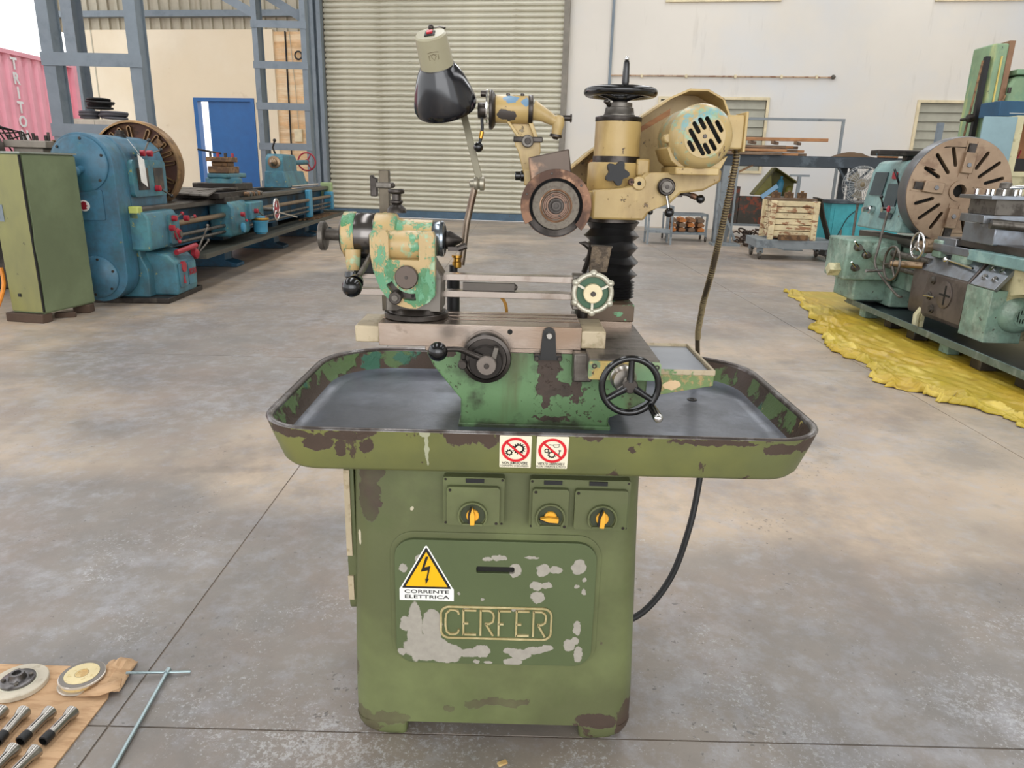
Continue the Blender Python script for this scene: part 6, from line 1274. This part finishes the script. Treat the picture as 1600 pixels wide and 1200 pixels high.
# machines at the far right edge
m_apple = mat('apple_green_paint', '7f9a76', .42, 0, [dict(c='c2c07a', s=5, st=(1, 1, .2), t=.6, w=.05, k=.6), dict(c='3b4a40', s=14, t=.68, w=.02, k=.9), dict(c='5a8a72', s=3, t=.6, w=.06, k=.6)], bump=.4, bscale=20)
rd = thing('column_drill', 'tall pale green machine with a slotted upright column, far right edge', 'machine', (5.62, 9.35, 0), R(-4))
MB().prism([(-.10, 0), (-.10, -.10), (-.06, -.17), (.06, -.19), (.06, .3), (-.10, .3)], 'xy', .06, 3.04).build('column', m_apple, rd, .02)
MB().box(.065, .13, -.17, .25, .9, 3.07).build('slide_way', mat('brown_way', '8c6a50', .5, .3), rd)
MB().box(-.01, .005, -.20, -.185, 1.9, 2.9).build('yellow_scale', mat('yellow_scale', 'd8c06a', .5), rd)
MB().box(-.16, -.11, -.16, -.1, 1.9, 2.9).build('cable_channel', m_blackm, rd)
MB().cyl((-.20, -.18, 2.85), (-.27, -.18, 1.7), .013, n=8).build('feed_rod', m_rusty, rd)
MB().lathe((-.20, -.2, 2.22), (-1, 0, -.2), [(0, .05), (.06, .05), (.08, .02), (.14, .015)], 14).build('rod_clamp', m_darkst, rd)
MB().obox((-.0, -.2, 2.27), (.2, .05, .05), (0, R(-15), 0)).build('locking_arm', m_iron, rd)
MB().lathe((.14, -.22, 2.50), (0, 0, 1), [(0, .02), (.06, .02)], 10).build('lock_pin', m_darkst, rd)
MB().cyl((.12, -.2, 2.48), (.04, -.2, 2.10), .01, n=8).build('pin_rod', m_rusty, rd)
MB().prism([(.14, 2.30), (.14, 2.60), (.2, 2.69), (.75, 2.71), (.8, 2.30)], 'xz', -.2, .35).build('head', m_apple, rd, .03)
MB().box(.18, .75, -.23, .36, 2.70, 2.76).build('head_lid', m_apple, rd, .01)
MB().box(-.35, .9, -.4, .6, 0, .06).build('base', m_teal2, rd)
dbx = thing('dark_blue_box', 'dark blue box with a faint pale marking, standing above the open electrical cabinet', 'box', (5.44, 8.72, 2.197), R(-2))
MB().box(-.12, .5, -.18, .2, 0, .16).build('box', mat('navy_box', '1d4a68', .5), dbx, .006); MB().box(-.0, .3, -.184, -.18, .03, .034).build('pale_line', m_paper, dbx)
el = thing('electrical_cabinet', 'open cream electrical cabinet with a blue-grey door, beside the tan faceplate', 'cabinet', (5.42, 8.35, 0), R(-2))
m_elg = mat('cabinet_blue_grey', '8aa6ac', .5, 0, [dict(c='6f858a', s=2, t=.6, w=.1, k=.5)], var=.04)
MB().box(-.02, .8, .0, .62, 0, 1.58).box(-.02, .8, .56, .62, 1.58, 2.19).box(-.02, .02, .0, .56, 1.58, 2.19).box(.02, .8, 0, .56, 2.15, 2.19).build('carcass', m_oldcream, el)
MB().box(-.03, .05, -.03, .0, 1.56, 2.19).box(.05, .8, -.03, .0, 2.15, 2.19).box(.05, .8, -.03, .0, 1.56, 1.61).build('door_frame', m_oldcream, el)
MB().obox((-.20, -.02, 1.875), (.34, .025, .60), (0, 0, R(-4))).build('door', m_elg, el, .003)
MB().box(.03, .8, .48, .5, 1.60, 2.14).build('mounting_plate', mat('brown_board', '9a6a44', .7), el)
MB().box(.12, .25, .38, .48, 1.62, 1.74).box(.3, .42, .38, .48, 1.62, 1.76).build('contactor', m_blackm, el); MB().tube([(.05, .44, 1.9), (.14, .38, 1.8), (.17, .4, 1.68), (.3, .4, 1.72), (.36, .42, 1.85)], .008, 6, 4).build('red_wire', m_redk, el)

# ================================================================ floor foreground: cardboard with wheels and collets, T wrench
m_card = mat('brown_cardboard', 'c8a47e', .8, 0, [dict(c='a37c56', s=60, st=(.2, 1, 1), t=.55, w=.06, k=.5), dict(c='8a6646', s=6, t=.68, w=.02, k=.5)], var=.05, bump=.3, bscale=60)
cd = thing('cardboard_sheet', 'flattened brown cardboard sheet on the floor with a folded corner, lower left', 'cardboard', (-1.45, 1.6, 0))
ORG = Vector((-1.45, 1.6, 0))
MB().prism([(-1.95, 1.1), (-1.150, 1.1), (-1.147, 1.73), (-1.20, 1.86), (-1.95, 1.868)], 'xy', .001, .006).build('sheet', m_card, cd)
vs = []; NX = 14
for i in range(NX + 1):
    u_ = i / NX
    for j in range(9):
        v_ = j / 8; x = -1.225 + .085 * u_ + .035 * u_ * (1 - v_) * .4; y = 1.735 + .02 * u_ + v_ * (.125 + .01 * u_)
        z = .006 + .022 * math.sin(u_ * 3.3) * (.5 + .5 * v_) + .016 * abs(noise.noise(Vector((u_ * 3.5, v_ * 2.2, 3)))) * (u_ > .0) + .006 * noise.noise(Vector((u_ * 9, v_ * 6, 1)))
        vs.append((x, y, max(.007, z) if i else .0065))
fo = MB().add(vs, [(i * 9 + j, (i + 1) * 9 + j, (i + 1) * 9 + j + 1, i * 9 + j + 1) for i in range(NX) for j in range(8)]).build('folded_corner', m_card, cd, ang=25)
s_ = fo.modifiers.new('t', 'SOLIDIFY'); s_.thickness = .003
vs = [(-1.235, 1.728, .007), (-1.165, 1.722, .018), (-1.115, 1.742, .028), (-1.118, 1.765, .045), (-1.16, 1.76, .03), (-1.225, 1.752, .01)]
fo = MB().add(vs, [(0, 1, 4, 5), (1, 2, 3, 4)]).build('crumpled_flap', m_card, cd); s_ = fo.modifiers.new('t', 'SOLIDIFY'); s_.thickness = .003
ORG = Vector((0, 0, 0))
m_wwht = mat('white_abrasive', 'c9c0ad', .85, 0, [dict(c='9d927e', s=30, t=.6, w=.06, k=.6)], bump=.6, bscale=200)
wa = thing('grinding_wheel', 'flat off-white grinding wheel with a dark steel hub, on the cardboard', 'grinding wheel', (-1.432, 1.772, .0066))
MB().lathe((0, 0, 0), (0, 0, 1), [(0, .076), (.002, .078), (.014, .078), (.016, .076)], 56).build('wheel', m_wwht, wa)
MB().lathe((0, 0, .0162), (0, 0, 1), [(0, .050), (.0004, .050)], 40).build('paper_label', mat('pale_label', 'ddd9c4', .7), wa)
h_ = MB().lathe((0, 0, .0165), (0, 0, 1), [(0, .046), (.006, .046), (.009, .042), (.009, .024), (.013, .022), (.026, .019), (.0265, .012), (.018, .012), (.018, 0)], 40).build('hub_flange', mat('hub_steel_grey', '6f6c6b', .35, .8, [dict(c='3a3635', s=30, t=.55, w=.06, k=.7)]), wa)
for k in range(4): MB().bcyl((.034 * math.cos(1.57 * k + .5), .034 * math.sin(1.57 * k + .5), .0245), (.034 * math.cos(1.57 * k + .5), .034 * math.sin(1.57 * k + .5), .031), .006, .001, 8).build('flange_bolt', m_iron, h_)
def dressw(z, lb, wn):
    t = thing('diamond_wheel', lb, 'grinding wheel', (-1.255, 1.80, z))
    return t
t = thing('cup_wheel', 'glassy-rimmed flat wheel with a cream centre, lowest of the two stacked by the folded corner', 'grinding wheel', (-1.258, 1.790, .0072))
m_glassy = mat('greasy_clear_rim', 'c0b6a8', .12, .1, var=.08)
m_tanc = mat('tan_wheel_core', 'd8bd84', .6, 0, [dict(c='b08a50', s=30, t=.6, w=.05, k=.7)])
MB().lathe((0, 0, 0), (0, 0, 1), [(0, .060), (.003, .063), (.006, .060), (.006, .0)], 48).build('rim', m_glassy, t); MB().lathe((0, 0, .006), (0, 0, 1), [(0, .052), (.012, .052)], 40).build('core', m_tanc, t)
t = thing('cup_wheel', 'glassy-rimmed flat wheel with a printed cream centre, top of the stacked pair', 'grinding wheel', (-1.254, 1.793, .0255))
MB().lathe((0, 0, 0), (0, 0, 1), [(0, .058), (.002, .063), (.007, .063), (.009, .058)], 48).build('rim', m_glassy, t)
MB().lathe((0, 0, .0092), (0, 0, 1), [(0, .060), (.0006, .060)], 48).build('grey_face', mat('grey_ring_face', '77716a', .4, .2), t)
MB().ring((0, 0, .0098), (0, 0, .0112), .019, .047, 44).build('cream_label', mat('cream_label', 'dccb9c', .6, 0, [dict(c='b59a5a', s=60, t=.62, w=.03, k=.6)]), t)
MB().lathe((0, 0, .0098), (0, 0, 1), [(.0014, .018), (.0014, .0145), (.0002, .014), (.0002, 0)], 32, cap=False).build('bore', m_tanc, t)
# collets lying on the cardboard
def collet():
    t = thing('collet', 'x', 'collet', (0, 0, 0)); ORGs = None
    MB().lathe((0, .056, .0165), (0, -1, 0), [(0, .0115), (.0, .0165), (.010, .0155), (.026, .0112), (.079, .0112)], 28).build('collet_body', m_steel, t)
    MB().lathe((0, -.023, .0165), (0, -1, 0), [(0, .0115), (.003, .012), (.026, .012), (.027, .009), (.015, .0085), (.015, 0)], 24).build('threaded_end', m_blackm, t)
    for g in (90, 210, 330): MB().obox((.0113 * math.cos(R(g)), .016, .0165 + .0113 * math.sin(R(g))), (.0012, .055, .0012)).build('slit', m_darkgap, t)
    return t
c0 = collet(); first = True
cl = [((-1.205, 1.608), 4, 'steel collet at the right end of the upper row on the cardboard'), ((-1.265, 1.606), 3, 'steel collet second from the right in the upper row'), ((-1.330, 1.604), -4, 'steel collet third from the right in the upper row'), ((-1.392, 1.606), -4, 'steel collet at the left picture edge in the upper row'),
      ((-1.218, 1.468), 5, 'steel collet at the right end of the lower row, at the bottom edge'), ((-1.274, 1.472), 2, 'steel collet second from the right in the lower row, at the bottom edge'), ((-1.335, 1.47), 0, 'steel collet at the left corner in the lower row')]
for (x, y), a, lb in cl:
    t = c0 if first else tree(c0); first = False
    t.scale = (1.15, 1.05, 1.15); t.location = (x, y - .016, .0068); t.rotation_euler = (0, 0, R(-a - 3)); t['label'] = lb; t['group'] = 'collets laid in rows on the cardboard'
tw_ = thing('tee_wrench', 'long thin zinc-plated T-handle wrench lying on the floor beside the cardboard', 'wrench', (-1.03, 1.84, 0))
ORG = Vector((-1.03, 1.84, 0))
m_zinc = mat('zinc_plated', '9fb0b2', .3, .8, var=.05)
MB().cyl((-1.14, 1.822, .018), (-.958, 1.848, .0075), .0042, n=12).build('handle_bar', m_zinc, tw_)
MB().cyl((-1.026, 1.846, .011), (-.985, 1.36, .006), .0058, n=14).bcyl((-1.0262, 1.852, .011), (-1.025, 1.832, .011), .0085, .001, 14).build('shaft', m_zinc, tw_)
ORG = Vector((0, 0, 0))
o = MB().obox((0, 0, .003), (.025, .012, .005), (0, 0, .5)).build('wood_chip', m_tanc); o.location = (.0, 1.53, 0); tag(o, 'tiny tan wood chip on the floor at the bottom edge', 'wood chip')
